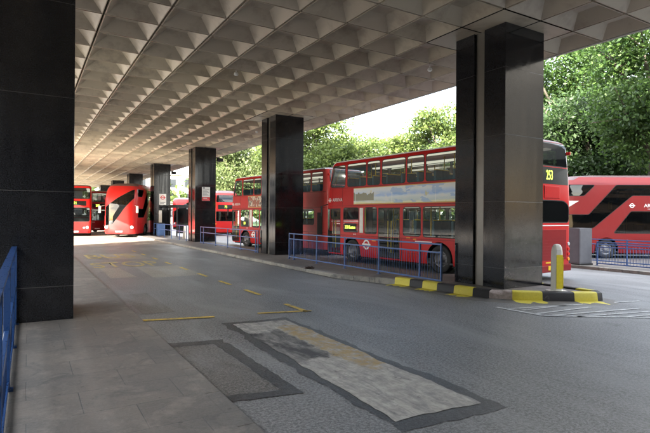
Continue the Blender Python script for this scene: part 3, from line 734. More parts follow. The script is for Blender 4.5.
for (a, b, mt) in stripes:
    b = min(b, cs[-1]); 
    if a >= b: continue
    n = max(2, round((b - a) / .07)); bm = bmesh.new(); rows = []
    for k in range(n + 1):
        s = a + (b - a) * k / n; p = interp(ed, s); q = interp(inner, s); d = (p - q).normalized()
        jag = (random.uniform(-.03, .03) if mt == 'kerb_broken' else 0); drop = (.04 + random.uniform(-.03, .03)) if mt == 'kerb_broken' else 0
        sec = [(q, .19), (q + d * .01, .225 - drop * .3), (p - d * (.03 - jag), .228 - drop), (p - d * (.005 - jag), .215 - drop), (p + d * .012, .2 - drop), (p + d * .03, .05), (p + d * .035, .0)]
        rows.append([bm.verts.new((c.x, c.y, h)) for c, h in sec])
    for r0, r1 in zip(rows, rows[1:]):
        for i in range(len(r0) - 1): bm.faces.new((r0[i], r1[i], r1[i + 1], r0[i + 1])).smooth = True
    bmesh.ops.recalc_face_normals(bm, faces=bm.faces[:])
    from_bm('kerb_stripe', bm, M[mt], ki)
    if mt != 'kerb_black' and s < 7:   # the paint runs on over the channel beside the kerb
        bm = bmesh.new(); rr = []
        sh = -.12 if a < 3 else .12
        for k in range(n + 1):
            s = a + (b - a) * k / n; p = interp(ed, s); q = interp(inner, s); d = (p - q).normalized(); tt = Vector((-d.y, d.x))
            if (interp(ed, s + .05) - p).dot(tt) < 0: tt = -tt
            wd = .26 + random.uniform(-.03, .03); p2 = p + d * (.034 + wd) + tt * sh
            p1 = p + d * .034
            rr.append((bm.verts.new((p1.x, p1.y, .035)), bm.verts.new((p2.x, p2.y, .004))))
        for u, w in zip(rr, rr[1:]): bm.faces.new((u[0], w[0], w[1], u[1]))
        bmesh.ops.recalc_face_normals(bm, faces=bm.faces[:]); from_bm('kerb_paint_run', bm, M['mended' if mt == 'kerb_broken' else mt], ki)
g = MB(); rr = []
for k in range(0, 80):
    s = 6.6 * k / 79; p = interp(ed, s); q = interp(inner, s); d = (p - q).normalized(); rr.append((p + d * .03, p + d * .36))
for u, w in zip(rr, rr[1:]): g.sheet([(u[0].x, u[0].y, .030), (w[0].x, w[0].y, .030), (w[1].x, w[1].y, .0015), (u[1].x, u[1].y, .0015)])
tag(g.build('channel_fillet', M['mended']), kind='structure')
# far right pavement
g = MB(); g.prism([(18.1, -20), (18.1, 26), (20.6, 26), (20.6, -20)], 0, .10); tag(g.build('far_pavement', M['slabs']), kind='structure')
g = MB(); y = -8
while y < 25.9: g.box(17.93, 18.097, y, y + .905, 0, .11, .01); y += .91
tag(g.build('far_kerb', M['kerb']), kind='structure')
g = MB(); g.sheet([(31, -40, .02), (140, -40, .02), (140, 160, .02), (31, 160, .02)]); tag(g.build('grass_field', M['grass']), kind='structure')

# painted markings and patches
def ragged(pts, amp, step=.07, seed=1):
    r = random.Random(seed); out = []
    for i, a in enumerate(pts):
        a = Vector(a); b = Vector(pts[(i + 1) % len(pts)]); n = max(1, int((b - a).length / step)); d = (b - a).normalized(); nn = Vector((-d.y, d.x)); off = 0
        for k in range(n):
            off = off * .8 + r.uniform(-amp, amp); out.append(a.lerp(b, k / n) + nn * (off if k else 0))
    return out
def rsheet(g, pts, z, amp, seed=1):
    g.sheet([(p.x, p.y, z) for p in ragged(pts, amp, seed=seed)])
g = MB(); rsheet(g, [(2.84, 3.38), (4.12, 3.30), (4.17, 8.34), (2.94, 8.42)], .004, .028); tag(g.build('road_tar_border', M['tar']), kind='structure')
g = MB(); rsheet(g, [(2.93, 3.58), (3.98, 3.50), (4.06, 8.12), (3.08, 8.22)], .008, .016, 5); tag(g.build('road_concrete_patch', M['pad']), kind='structure')
g = MB()
for q in ([(1.80, 7.22), (2.52, 7.08), (2.58, 7.32), (1.80, 7.50)], [(2.38, 4.9), (2.56, 4.84), (2.56, 7.1), (2.36, 7.12)], [(1.80, 4.80), (2.56, 4.66), (2.54, 4.86), (1.80, 4.98)]): rsheet(g, q, .004 + .0015 * len(g.bm.faces), .012, len(g.bm.faces))
tag(g.build('road_trench_joint', M['tar']), kind='structure')
M['asphalt_old'] = asphalt('older_asphalt_patch', (.065, .06, .055), (.10, .095, .09), .3)
g = MB(); g.sheet([(1.80, 4.98, .0025), (2.38, 4.9, .0025), (2.36, 7.12, .0025), (1.80, 7.22, .0025)])
g.sheet([(1.9, 9.9, .004), (2.5, 9.9, .004), (2.5, 12.6, .004), (1.9, 12.6, .004)])
tag(g.build('road_mended_patches', M['asphalt_old']), kind='structure'); g = MB()
g.sheet([(2.15, 16.0, .004), (2.9, 16.0, .004), (2.8, 19.2, .004), (2.2, 19.2, .004)]); g.sheet([(3.3, 15.6, .004), (4.9, 15.6, .004), (4.9, 19.0, .004), (3.4, 19.0, .004)])
g.sheet([(3.0, 22.6, .004), (4.6, 22.6, .004), (4.6, 26.0, .004), (3.0, 26.0, .004)])
M['mended_pale'] = asphalt('pale_mended_surface', (.15, .14, .12), (.22, .21, .18), .4)
tag(g.build('road_pale_patches', M['mended_pale']), kind='structure')
mk = MB()
def strip(x0, y0, x1, y1, w):
    d = Vector((x1 - x0, y1 - y0)).normalized(); n = Vector((-d.y, d.x)) * w / 2
    mk.sheet([(x0 + n.x, y0 + n.y, .009), (x1 + n.x, y1 + n.y, .009), (x1 - n.x, y1 - n.y, .009), (x0 - n.x, y0 - n.y, .009)])
for y in (11.0, 13.0, 15.1, 17.3, 19.6, 22.0, 24.5, 27.0): strip(4.80, y, 4.80, y + .95, .11)
strip(4.78, 8.62, 4.78, 9.6, .11); strip(3.85, 8.93, 4.9, 8.66, .10); strip(1.75, 9.33, 3.02, 9.02, .12)
tag(mk.build('road_bay_lines', M['paint_yellow']), kind='structure')
for s, yc, ln in (('STOP', 20.3, 2.1), ('BUS', 24.6, 2.3)):
    me = text_mesh(s, 1.0, ext=0); xs = [v.co.x for v in me.vertices]; ys = [v.co.y for v in me.vertices]
    wx = 2.4 if s == 'STOP' else 2.0
    for v in me.vertices:
        v.co.x = 3.25 + ((v.co.x - min(xs)) / (max(xs) - min(xs)) - .5) * wx; v.co.y = yc + ((v.co.y - min(ys)) / (max(ys) - min(ys)) - .5) * ln; v.co.z = .010
    tag(link('road_lettering', me, M['paint_yellow_worn']), kind='structure')
# hatched triangle past the island nose
mk = MB()
def gp(px, py):
    z = FPX * 1.93 / (py - 217.3 - (px - 325) * .006); return W(px, z)[:2]
pts = [gp(497, 309.5), gp(522, 314), gp(544, 318), gp(600, 319.3), gp(665, 320)]
for a, b in zip(pts, pts[1:]): strip(*a, *b, .09)
for a, b in (((523, 312.5), (566, 307.5)), ((537, 316), (590, 309.5)), ((551, 318), (640, 310.5)), ((578, 319), (665, 312.5)), ((620, 319.3), (680, 315.5)), ((510, 311), (640, 303.0))): strip(*gp(*a), *gp(*b), .075)
tag(mk.build('road_hatching', M['paint_white']), kind='structure')

# ================================================================== CANOPY
x_lo = -10; x_hi = 3; y_lo = -24; y_hi = 66
cols_y = [7.95 + 12.8 * k for k in range(7)]
def is_cap(i, j):
    if i in (0, 1): return (j % 10) in (0, 1)
    return False
bm = bmesh.new()
for i in range(x_lo, x_hi):
    for j in range(y_lo, y_hi):
        x0 = CX0 + i * CELL; y0 = CY0 + j * CELL; gpp = .024
        a = (x0 + gpp, y0 + gpp); b = (x0 + CELL - gpp, y0 + CELL - gpp)
        if is_cap(i, j):
            vs = [bm.verts.new(p) for p in ((a[0], a[1], CZ), (a[0], b[1], CZ), (b[0], b[1], CZ), (b[0], a[1], CZ))]; bm.faces.new(vs); continue
        rim = .02; ins = .34; dz = .27
        o_ = [(a[0], a[1], CZ), (b[0], a[1], CZ), (b[0], b[1], CZ), (a[0], b[1], CZ)]
        r_ = [(a[0] + rim, a[1] + rim, CZ), (b[0] - rim, a[1] + rim, CZ), (b[0] - rim, b[1] - rim, CZ), (a[0] + rim, b[1] - rim, CZ)]
        t_ = [(a[0] + ins, a[1] + ins, CZ + dz), (b[0] - ins, a[1] + ins, CZ + dz), (b[0] - ins, b[1] - ins, CZ + dz), (a[0] + ins, b[1] - ins, CZ + dz)]
        O = [bm.verts.new(p) for p in o_]; Rr = [bm.verts.new(p) for p in r_]; Tt = [bm.verts.new(p) for p in t_]; U = [bm.verts.new((p[0], p[1], CZ + .1)) for p in o_]
        for k in range(4):
            l = (k + 1) % 4
            bm.faces.new((O[l], O[k], Rr[k], Rr[l])); bm.faces.new((Rr[l], Rr[k], Tt[k], Tt[l])); bm.faces.new((U[l], U[k], O[k], O[l]))
        bm.faces.new(Tt[::-1])
tag(from_bm('ceiling', bm, M['ceiling']), kind='structure')
XR = CX0 + x_hi * CELL; XL = CX0 + x_lo * CELL; YN = CY0 + y_lo * CELL; YF = CY0 + y_hi * CELL
g = MB(); g.box(XL, XR, YN, YF, CZ + .31, CZ + .9); tag(g.build('ceiling_deck', M['dark']), kind='structure')
g = MB(); g.box(XR + .002, XR + .1, YN, YF, CZ - .02, CZ + .95); g.box(XL - .1, XL - .002, YN, YF, CZ - .02, CZ + .95); g.box(XL, XR, YF + .002, YF + .1, CZ - .02, CZ + .95)
tag(g.build('ceiling_fascia', M['render']), kind='structure')

colroot = empty('granite_column', (0, 0, 0))
def column_mesh():
    w, d, s0, s1, dep = 1.46, 1.6, .64, .97, .10
    pts = [(0, 0), (w, 0), (w, s0), (w - dep, s0), (w - dep, s1), (w, s1), (w, d), (0, d), (0, s1), (dep, s1), (dep, s0), (0, s0)]
    q = MB(); q.prism(pts, 0, CZ - .002); bmesh.ops.bevel(q.bm, geom=[e for e in q.bm.edges if abs(e.verts[0].co.z - e.verts[1].co.z) > 1], offset=.006, segments=1, affect='EDGES'); return q
q = column_mesh(); q.build('granite_facing', M['granite'], colroot)
q = MB(); q.box(.07, .098, .70, .955, 0, CZ - .003); q.build('service_channel', M['steel'], colroot)
q = MB(); q.box(1.362, 1.39, .70, .955, 0, CZ - .003); q.build('service_channel', M['steel'], colroot)
places = [((9.79, cols_y[0]), .188, 'black granite column on the striped kerb island, nearest of the right hand row'),
          ((9.79, cols_y[1]), .10, 'black granite column between the two blue railings, second of the right hand row'),
          ((9.79, cols_y[2]), .10, 'black granite column carrying the white notice with a red base'),
          ((9.79, cols_y[3]), .10, 'black granite column carrying the red circle bus stop sign'),
          ((9.79, cols_y[4]), .10, 'distant dark column just above the rounded red bus roof, fifth of the row'),
          ((9.79, cols_y[5]), .0, 'distant dark column showing its top over the rounded bus, sixth of the row'),
          ((9.79, cols_y[6]), .0, 'farthest small dark column under the far ceiling'),
          ((.69 - 1.46, 9.6), .10, 'huge black granite column rising from the near pavement at the left')]
for k, ((x, y), z, lab) in enumerate(places):
    c = colroot if k == 0 else copy_tree(colroot)
    c.location = (x, y, z - .0); c.scale = (1, 1, (CZ - z - .003) / (CZ)); tag(c, lab, 'column', 'granite columns holding up the canopy')

# unseen blocks added to keep the sun off: over the canopy and to its left
ob = empty('sun_block_over_canopy', (0, 0, 0), 0, 'unseen office block added above the canopy to shade buses and road', 'building')
g = MB(); g.box(XL + .1, XR - .3, YN, 41, CZ + .97, 15.5); g.build('wall', M['office'], ob); g = MB(); g.box(XL + .3, XR - .5, YN + .2, 2, 15.5, 19.5); g.build('added_shade_storey', M['office'], ob)  # upper part added only to shade the right hand bus
g = MB()
for k in range(2): g.box(XR - .3, XR - .25, YN + 1, 40, 8.7 + k * 3.3, 10.4 + k * 3.3)
g.build('window_band', M['office_glass'], ob)
sw = empty('sun_block_left', (-20, 0, 0), 0, 'unseen tall pale building added on the left to block the sun', 'building')
q = MB(); q.box(-6, 0, -45, 13.7, 0, 17); q.build('wall', M['render'], sw)  # added out of view: blocks the sun, its pale wall bounces light
for zz in (1.0, 5.0, 9.0, 13.0):
    q = MB(); q.box(-.05, .02, -43, 12.5, zz, zz + 2.3); q.build('window_band', M['office_glass'], sw)
q = MB(); q.box(-19.9, 13.2, -16.3, -16, 0, CZ - .01); tag(q.build('light_cutting_wall', M['office']), 'unseen dark wall added behind the viewer to cut light from the south', 'wall')  # added out of view to darken the near column faces

def block(x0, x1, y0, y1, h, lab, mat='office', face='x1'):
    e = empty('building', ((x0 + x1) / 2, (y0 + y1) / 2, 0), 0, lab, 'building'); a, b = (x1 - x0) / 2, (y1 - y0) / 2
    q = MB(); q.box(-a, a, -b, b, 0, h); q.build('wall', M[mat], e)
    for z in np.arange(1.2, h - 2.5, 3.6):
        q = MB(); q.box(-a - .04, a + .04, -b - .04, b + .04, float(z), float(z) + 1.7); q.build('window_band', M['office_glass'], e)
    q = MB(); q.box(-a - .2, a + .2, -b - .2, b + .2, h, h + .5); q.build('roof', M[mat], e)
block(-52, -42, 28, 125, 15, 'unseen long brown building added far left to darken window reflections', 'brick')  # added out of view so the bus windows reflect something dark
block(34, 60, -48, 6, 20, 'unseen dark glass block added at the right to darken column reflections', 'office_glass')  # added out of view, dark so the nearest column reflects black
block(9, 33, -75, -58, 24, 'unseen tall brown building added behind the viewer to darken reflections', 'brick')  # added out of view to hide bright sky from the right bus glass
block(-40, 8.5, 100, 112, 11, 'dark low building closing the far end of the covered bays', 'office')
# ceiling lamps, camera
def lamp(x, y, lab):
    q = MB(); q.bar((0, 0, .268), (0, 0, .12), .02, 10); q.bar((0, 0, .12), (0, 0, .05), .055, 20, .08); q.bar((0, 0, .05), (0, 0, .01), .08, 20, .05)
    o = q.build('ceiling_lamp', M['white']); o.location = (x, y, CZ); tag(o, lab, 'ceiling lamp', 'small round lamps under the canopy')
lamp(11.10, 11.97, 'small white round ceiling lamp near the nearest right column'); lamp(5.98, 15.81, 'small white round ceiling lamp above the yellow dashes'); lamp(11.10, 26.05, 'small white round ceiling lamp beyond the second right column')
def cctv(x, y, z, lab):
    e = empty('security_camera', (x, y, z), 0, lab, 'camera', 'dark cameras on the columns')
    q = MB(); q.box(-.02, .35, -.04, .04, -.03, .03); q.build('bracket', M['black'], e)
    q = MB(); q.box(.2, .62, -.13, .13, -.25, -.02, .03); q.build('housing', M['black'], e)
cctv(11.27, 34.0, 6.0, 'dark camera on the right side of the column with the white notice'); cctv(11.27, 46.9, 6.0, 'dark camera on the right side of the column with the bus stop sign')

# ================================================================== RAILINGS
def railing(pts_y, x, h, lab, group, z0=.10, rails=(1.0, .9, .12), bars=True, direction='y', sect=.045, ends=(), kick=False):
    root = empty('railing', (x, pts_y[0], z0), 0, lab, 'railing', group)
    y0 = pts_y[0]
    for yy in pts_y:
        q = MB(); q.box(-sect / 2, sect / 2, yy - y0 - sect / 2, yy - y0 + sect / 2, -.01, h, .004); q.box(-.06, .06, yy - y0 - .06, yy - y0 + .06, .0, .012); q.build('post', M['blue'], root)
    for f in rails:
        for a, b in zip(pts_y, pts_y[1:]):
            q = MB(); lo, hi = sorted((a - y0, b - y0)); zz = h * f - .03
            q.box(-.022, .022, lo + sect / 2, hi - sect / 2, zz - .02, zz + .02, .004); q.build('rail', M['blue'], root)
    if bars:
        for a, b in zip(pts_y, pts_y[1:]):
            lo, hi = sorted((a - y0, b - y0)); n = max(1, round((hi - lo) / .11)); q = MB()
            if hi - lo < .3: continue
            for k in range(1, n): q.bar((0, lo + (hi - lo) * k / n, h * rails[-1] - .03), (0, lo + (hi - lo) * k / n, h * rails[1] - .03), .0065, 6)
            q.build('bar_infill', M['blue'], root)
    return root
railing([18.72, 18.28, 16.4, 14.45, 12.5, 10.6, 9.75], 9.5, 1.10, 'blue barred railing along the kerb in front of the nearest bus', 'blue railings on the island', rails=(1.0, .80, .12))
railing([31.9, 31.3, 28.9, 26.8, 24.8, 22.8, 22.5], 9.7, 1.10, 'blue open railing between the second and third right hand columns', 'blue railings on the island', rails=(1.0, .68, .10), bars=False)
railing([45.8, 43.8, 41.8, 39.5, 37.2, 35.3], 9.7, 1.10, 'pale blue open railing beyond the column with the white notice', 'blue railings on the island', rails=(1.0, .6), bars=False)
railing([9.55, 7.9, 6.0, 4.1, 2.3], -.175, 1.26, 'dark blue flat topped railing running into the big left column', 'blue railing at the near pavement', rails=(1.0, .5, .08), sect=.06, bars=True)
q = MB(); q.box(-.045, .03, -7.3, .03, 1.262, 1.275); q.build('handrail_cap', M['blue'], bpy.data.objects['railing.003'])
for o_ in bpy.data.objects['railing.003'].children: o_.data.materials[0] = M['blue_dark']
rr = railing([10.9, 8.9, 6.9, 4.9], 18.75, .92, 'blue barred railing in front of the right hand bus with the white lettering', 'blue railings on the far pavement', rails=(1.0, .80, .12))
rr2 = railing([12.4, 10.4, 8.4, 6.4], 19.9, .98, 'second blue railing just behind the one before the right hand bus', 'blue railings on the far pavement', rails=(1.0, .8, .12), bars=True)
# shaded cabinet, bollard
e = empty('roadside_cabinet', (18.45, 11.45, .10), R(-6), 'tall grey metal cabinet on the far pavement beside the rear of the nearest bus', 'cabinet')
q = MB(); w = .36; 
prof = [(-.30, 0), (.30, 0), (.30, 1.20), (.24, 1.36), (.12, 1.42), (-.30, 1.42)]
bm = bmesh.new(); A_ = [bm.verts.new((-w, p[0], p[1])) for p in prof]; B_ = [bm.verts.new((w, p[0], p[1])) for p in prof]
bm.faces.new(A_[::-1]); bm.faces.new(B_)
for k in range(len(prof)): bm.faces.new((A_[k], A_[(k + 1) % 6], B_[(k + 1) % 6], B_[k]))
bmesh.ops.recalc_face_normals(bm, faces=bm.faces[:]); bmesh.ops.bevel(bm, geom=bm.edges[:], offset=.015, segments=2, affect='EDGES'); from_bm('casing', bm, M['grey_paint'], e)
q = MB(); q.box(-w - .006, -w + .0, -.25, .25, .1, 1.3); q.box(-w + .04, w - .04, -.308, -.299, .1, 1.32, .003); q.build('door', M['grey_paint'], e)
q = MB(); q.box(-w - .02, w + .02, -.32, .32, -.0, .06); q.build('plinth', M['black'], e)

bo = empty('traffic_bollard', (10.56, 7.09, .188), R(-30), 'rounded yellow and cream bollard on the striped kerb nose', 'bollard')
def stadium(r, w, n=10): return [(w / 2 + r * math.cos(R(a)), r * math.sin(R(a))) for a in np.linspace(-90, 90, n)] + [(-w / 2 + r * math.cos(R(a)), r * math.sin(R(a))) for a in np.linspace(90, 270, n)]
def loft_rings(levels, mat, name, parent, cap=True):
    bm = bmesh.new(); rs = [[bm.verts.new((x, y, z)) for x, y in pts] for pts, z in levels]
    for a, b in zip(rs, rs[1:]):
        for i in range(len(a)): bm.faces.new((a[i], a[(i + 1) % len(a)], b[(i + 1) % len(a)], b[i])).smooth = True
    if cap: bm.faces.new(rs[-1])
    return from_bm(name, bm, mat, parent)
loft_rings([(stadium(.085, .09), .03), (stadium(.085, .09), .80), (stadium(.082, .088), .93), (stadium(.07, .08), 1.03), (stadium(.048, .06), 1.09), (stadium(.02, .03), 1.11)], M['cream'], 'shell', bo)
q = MB(); q.box(-.05, .095, -.093, -.081, .08, .86, .004); q.box(.128, .136, -.045, .045, .1, .8, .003); q.build('yellow_face', M['bollard_yellow'], bo)
q = MB(); q.box(-.21, .21, -.13, .13, 0, .035, .01); q.build('base', M['cream'], bo)
q = MB(); q.box(-.045, .06, -.088, -.076, .89, .99, .003); q.build('lamp_window', M['letter_white'], bo)

# signs on columns
def board(x0, x1, z0, z1, y, lab, cat, grp=None):
    e = empty('column_sign', ((x0 + x1) / 2, y, z0), 0, lab, cat, grp); w = (x1 - x0) / 2
    q = MB(); q.box(-w, w, -.03, -.002, 0, z1 - z0, .004); q.build('board', M['white'], e); return e, w, z1 - z0
e, w, h = board(10.27, 10.83, 2.92, 3.87, cols_y[2], 'white notice board with grey printed lines and a red base on a column', 'notice')
q = MB(); q.box(-w + .005, w - .005, -.036, -.031, .02, h * .28); q.build('red_band', M['sign_red'], e)
q = MB()
for k in range(7): q.box(-w + .06, w - .06 - .08 * (k % 3), -.034, -.031, h * .36 + k * .075, h * .36 + k * .075 + .02)
q.box(-w + .06, -w + .2, -.034, -.031, h * .9, h * .97); q.build('printed_lines', M['grey_paint'], e)
q = MB(); q.box(-w + .08, w - .08, -.039, -.0365, .11, .14); q.box(-w + .08, w - .2, -.039, -.0365, .17, .2); q.build('white_lines', M['letter_white'], e)
e, w, h = board(10.24, 10.87, 2.86, 3.86, cols_y[3], 'white bus stop board with a red ring on a column', 'bus stop sign')
roundel(e, T((0, -.034, h * .66)) @ FACE_N, .19, 'sign_red', 'sign_red')
q = MB(); q.box(-w + .08, w - .08, -.034, -.031, .2, .26); q.box(-w + .08, w - .2, -.034, -.031, .1, .14); q.build('printed_lines', M['grey_paint'], e)
e = empty('timetable_case', (10.35, cols_y[3] - .01, 1.25), 0, 'slim white timetable case below the bus stop board', 'timetable')
q = MB(); q.box(-.14, .14, -.05, -.005, 0, 1.1, .005); q.build('case', M['cream'], e)
q = MB(); q.box(-.11, .11, -.055, -.051, .05, 1.05); q.build('sheet', M['letter_white'], e)
# blue bin and shelter near the fourth column
e = empty('blue_bin', (10.2, 45.55, .10), 0, 'square blue bin at the foot of the column with the bus stop sign', 'bin')
q = MB(); q.box(-.32, .32, -.3, .3, 0, 1.05, .03); q.build('body', M['blue'], e); q = MB(); q.box(-.34, .34, -.32, .32, 1.055, 1.13, .03); q.build('lid', M['black'], e)
e = empty('bus_shelter', (11.6, 44.6, .10), 0, 'dark framed flat roofed bus shelter beside the column with the bus stop sign', 'shelter')
for x in (-.5, .9):
    for y in (-1.2, 1.2): q = MB(); q.box(x - .05, x + .05, y - .05, y + .05, 0, 2.5); q.build('post', M['black'], e)
q = MB(); q.box(-.65, 1.05, -1.4, 1.4, 2.5, 2.72, .02); q.build('roof', M['black'], e)
q = MB(); q.box(-.46, .86, -1.21, -1.19, .25, 2.35); q.build('pane', M['glass_dark'], e); q = MB(); q.box(-.4, .3, -.9, .9, .42, .48); q.build('bench', M['blue'], e)
e = empty('sandwich_board', (10.75, 38.6, .10), R(10), 'white folding board standing behind the open railing', 'sandwich board')
for s in (-1, 1):
    q = MB(); bm = bmesh.new(); q.box(-.35, .35, -.015, .015, 0, 1.05, .004); o = q.build('panel', M['letter_white'], e); o.rotation_euler = (R(14 * s), 0, 0); o.location = (0, -.27 * -s, 0)
# scrap of litter on the kerb
bm = bmesh.new(); bmesh.ops.create_icosphere(bm, subdivisions=3, radius=.5)
for v in bm.verts: v.co *= 1 + random.uniform(-.35, .35); v.co.z = max(-.2, v.co.z) * .35; v.co.y *= .55
bm.transform(Matrix.Scale(.32, 4)); o = from_bm('litter', bm, plain('brown_litter', (.05, .03, .025), .8, 0, .6, 20)); o.location = (8.25, 14.75, .135); tag(o, 'crumpled brown litter lying on the pale kerb edge', 'litter')

# ================================================================== BUSES
G1 = 'older red double deckers in the station'; G2 = 'rounded red double deckers in the station'
def place(nx, ny, dx, dy, hw=1.25):
    """origin and turn of a bus whose nearside front corner stands at nx, ny and whose length runs along dx, dy"""
    L = math.hypot(dx, dy); dx /= L; dy /= L
    return (nx - dy * hw, ny + dx * hw, 0), math.atan2(dy, dx)
l, a = place(11.5, 19.1, .078, -.998)
old_decker(l, a, 'red double decker with a coastal poster and route 253 beside the blue barred railing', G1)
l, a = place(11.15, 30.3, .14, -.99)
old_decker(l, a, 'older red double decker with faded rear and small poster waiting ahead of the nearest bus', G1, paint='red_half', ad='food', blind='253', rear_no='253')
fade = bpy.data.objects.get('double_decker_bus.001')
# far left buses, facing the camera
def facing(px, z, head, hw=1.25):
    x, y, _ = W(px, z); return (x, y, 0), R(head)
l, a = facing(75, 43.5, 84); old_decker(l, a, 'flat fronted red double decker facing out beside the big left column', G1, blind='', rear_no='91', ad='food', full=False, scale=1.05)
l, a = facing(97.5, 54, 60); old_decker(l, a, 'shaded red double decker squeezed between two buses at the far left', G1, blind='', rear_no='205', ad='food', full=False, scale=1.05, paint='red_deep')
l, a = facing(119, 41.8, 64); round_decker(l, a, 'rounded red double decker facing out with a slanting black windscreen in the sunlit far bay', G2, 1.07, text=False, ad=True)
l, a = facing(213, 58.5, 258); o = round_decker(l, a, 'rounded red double decker behind the open railing, left of the faded bus', G2, 1.0, text=False)
l, a = facing(182, 68, 75); copy = copy_tree(o); copy.location = l; copy.rotation_euler = (0, 0, a); copy['label'] = 'distant rounded red bus beyond the open railing and white folding board'
l, a = facing(200, 78, 70); copy = copy_tree(o); copy.location = l; copy.rotation_euler = (0, 0, a); copy['label'] = 'farthest rounded red bus mostly behind the column with the white notice'
l, a = place(*W(548, 23.7)[:2], math.cos(R(-34)), math.sin(R(-34)), 1.26 * .905)
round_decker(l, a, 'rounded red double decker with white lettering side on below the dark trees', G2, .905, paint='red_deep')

# ================================================================== TREES
def leaves_mesh(lobes, n, size, name, seed, flat=.0):
    r = np.random.default_rng(seed); L = np.array(lobes, float)   # x y z rx ry rz
    wts = (L[:, 3] * L[:, 4] * L[:, 5]) ** (2 / 3); wts /= wts.sum()
    # twig-scale clusters inside each lobe, leaves round each cluster
    nc = max(20, n // 26); ci = r.choice(len(L), nc, p=wts)
    d = r.normal(size=(nc, 3)); d /= np.linalg.norm(d, axis=1)[:, None]
    rad = r.uniform(.35, 1.0, nc) ** .5
    cc = L[ci, :3] + d * L[ci, 3:6] * rad[:, None]
    cs_ = r.uniform(.28, .75, nc) * (L[ci, 3:6].mean(axis=1) / 2.0).clip(.5, 1.4)
    tone = np.clip(r.normal(.45, .32, nc), 0, 1)
    k = r.integers(0, nc, n); c = cc[k] + r.normal(size=(n, 3)) * cs_[k][:, None] * np.array([1, 1, .6])
    nr = r.normal(size=(n, 3)) + np.array([0, 0, .9]); nr /= np.linalg.norm(nr, axis=1)[:, None]
    t = np.cross(nr, r.normal(size=(n, 3))); t /= np.linalg.norm(t, axis=1)[:, None]; b = np.cross(nr, t)
    s = size * r.uniform(.6, 1.35, n)[:, None]
    v = np.stack([c - t * s, c - b * s * .55 + nr * s * .12, c + t * s, c + b * s * .55 + nr * s * .12], 1).reshape(-1, 3)
    v[:, 2] = np.maximum(v[:, 2], .1)
    me = bpy.data.meshes.new(name); me.vertices.add(len(v)); me.vertices.foreach_set('co', v.ravel())
    me.loops.add(4 * n); me.loops.foreach_set('vertex_index', np.arange(4 * n, dtype=np.int32)); me.polygons.add(n)
    me.polygons.foreach_set('loop_start', np.arange(0, 4 * n, 4, dtype=np.int32)); me.update(calc_edges=True)
    at = me.attributes.new('tone', 'FLOAT', 'POINT'); at.data.foreach_set('value', np.repeat(np.clip(tone[k] + r.normal(0, .15, n), 0, 1), 4).astype(np.float32))
    return me
def tree(px, z, h, w, mat, lab, n=9000, size=.2, seed=1, base=None, group='trees beyond the buses', nl=11):
    x, y, _ = W(px, z); root = empty('tree', (x, y, 0), 0, lab, 'tree', group)
    r = random.Random(seed); base = h * .28 if base is None else base
    q = MB(); tips = []
    q.bar((0, 0, -.1), (.15, .1, base), h * .032, 10, h * .024); q.bar((.15, .1, base - .02), (.1, .0, h * .72), h * .024, 8, h * .008)
    lobes = []
    for k in range(nl):
        a = 2 * PI * k / nl * 1.618 + r.uniform(-.4, .4); f = (k + .5) / nl; zc = base + (h - base) * (.18 + .68 * f)
        rr = w * .5 * math.sin(PI * min(.95, .25 + .7 * (1 - f) + .05)) * r.uniform(.45, .8)
        c = (rr * math.cos(a), rr * math.sin(a), zc); s = w * r.uniform(.17, .27)
        lobes.append((*c, s, s, s * r.uniform(.6, .85)))
        z0 = base * .85 + (zc - base) * .45; m = (c[0] * .5, c[1] * .5, (z0 + zc) / 2 + .2)
        q.bar((.12, .05, z0), m, h * .012, 6, h * .008); q.bar(m, c, h * .008, 6, h * .003)
        for j in range(3):
            tpt = tuple(c[i] + r.uniform(-.8, .8) * s for i in range(3)); q.bar(tuple(m[i] * .4 + c[i] * .6 for i in range(3)), tpt, h * .0045, 5, h * .0015)
    lobes.append((0, 0, h - w * .2, w * .22, w * .22, w * .2))
    q.build('trunk', M['bark'], root, True)
    link('crown', leaves_mesh(lobes, int(n * 1.8), size * .74, 'crown', seed), M[mat], root)
    return root
tree(598, 37, 11.0, 9.5, 'leaf_dark', 'dense dark green tree directly behind the right hand bus', 15000, .2, 21, base=.8, nl=16)
tree(636, 41, 12.0, 9, 'leaf_dark', 'dark tree at the right edge behind the lettered bus', 13000, .2, 22, base=.8, nl=15)
tree(566, 44, 17.5, 10, 'leaf_fresh', 'tall thin tree with bare limbs showing right of the nearest column', 11000, .2, 23, base=5)
tree(612, 44, 18.5, 11, 'leaf_fresh', 'tall mid green tree rising above the dark trees on the right', 13000, .2, 24, base=5)
tree(655, 29, 14.0, 9.5, 'leaf_fresh', 'bright leafed tree overhanging the right hand bus from the frame edge', 14000, .17, 25, base=4.5)
tree(545, 52, 16, 10, 'leaf_fresh', 'green tree seen beside the rear of the nearest bus', 9000, .22, 26, base=2)
tree(447, 44, 11.9, 7.5, 'leaf_mid', 'tree with drooping boughs left of the nearest right hand column', 8000, .2, 27, base=3)
tree(420, 50, 10.6, 9, 'leaf_mid', 'rounded green tree above the middle of the nearest bus', 11000, .22, 28, base=2)
tree(378, 54, 10.6, 8, 'leaf_mid', 'smaller green tree above the front half of the nearest bus', 9000, .22, 29, base=2)
tree(328, 50, 12.4, 10, 'leaf_mid', 'full yellowish green tree above the front of the nearest bus', 13000, .22, 30, base=2)
tree(290, 60, 12, 9, 'leaf_mid', 'green tree mostly behind the second right hand column', 8000, .24, 31, base=2)
tree(246, 66, 13.0, 12, 'leaf_light', 'pale sunlit tree between the second and third right hand columns', 14000, .24, 32, base=2)
tree(222, 76, 12.5, 10, 'leaf_light', 'pale green tree beside the column with the white notice', 10000, .26, 33, base=2)
tree(494, 56, 12, 9, 'leaf_mid', 'green tree hidden behind the nearest right hand column', 6000, .24, 34, base=2)
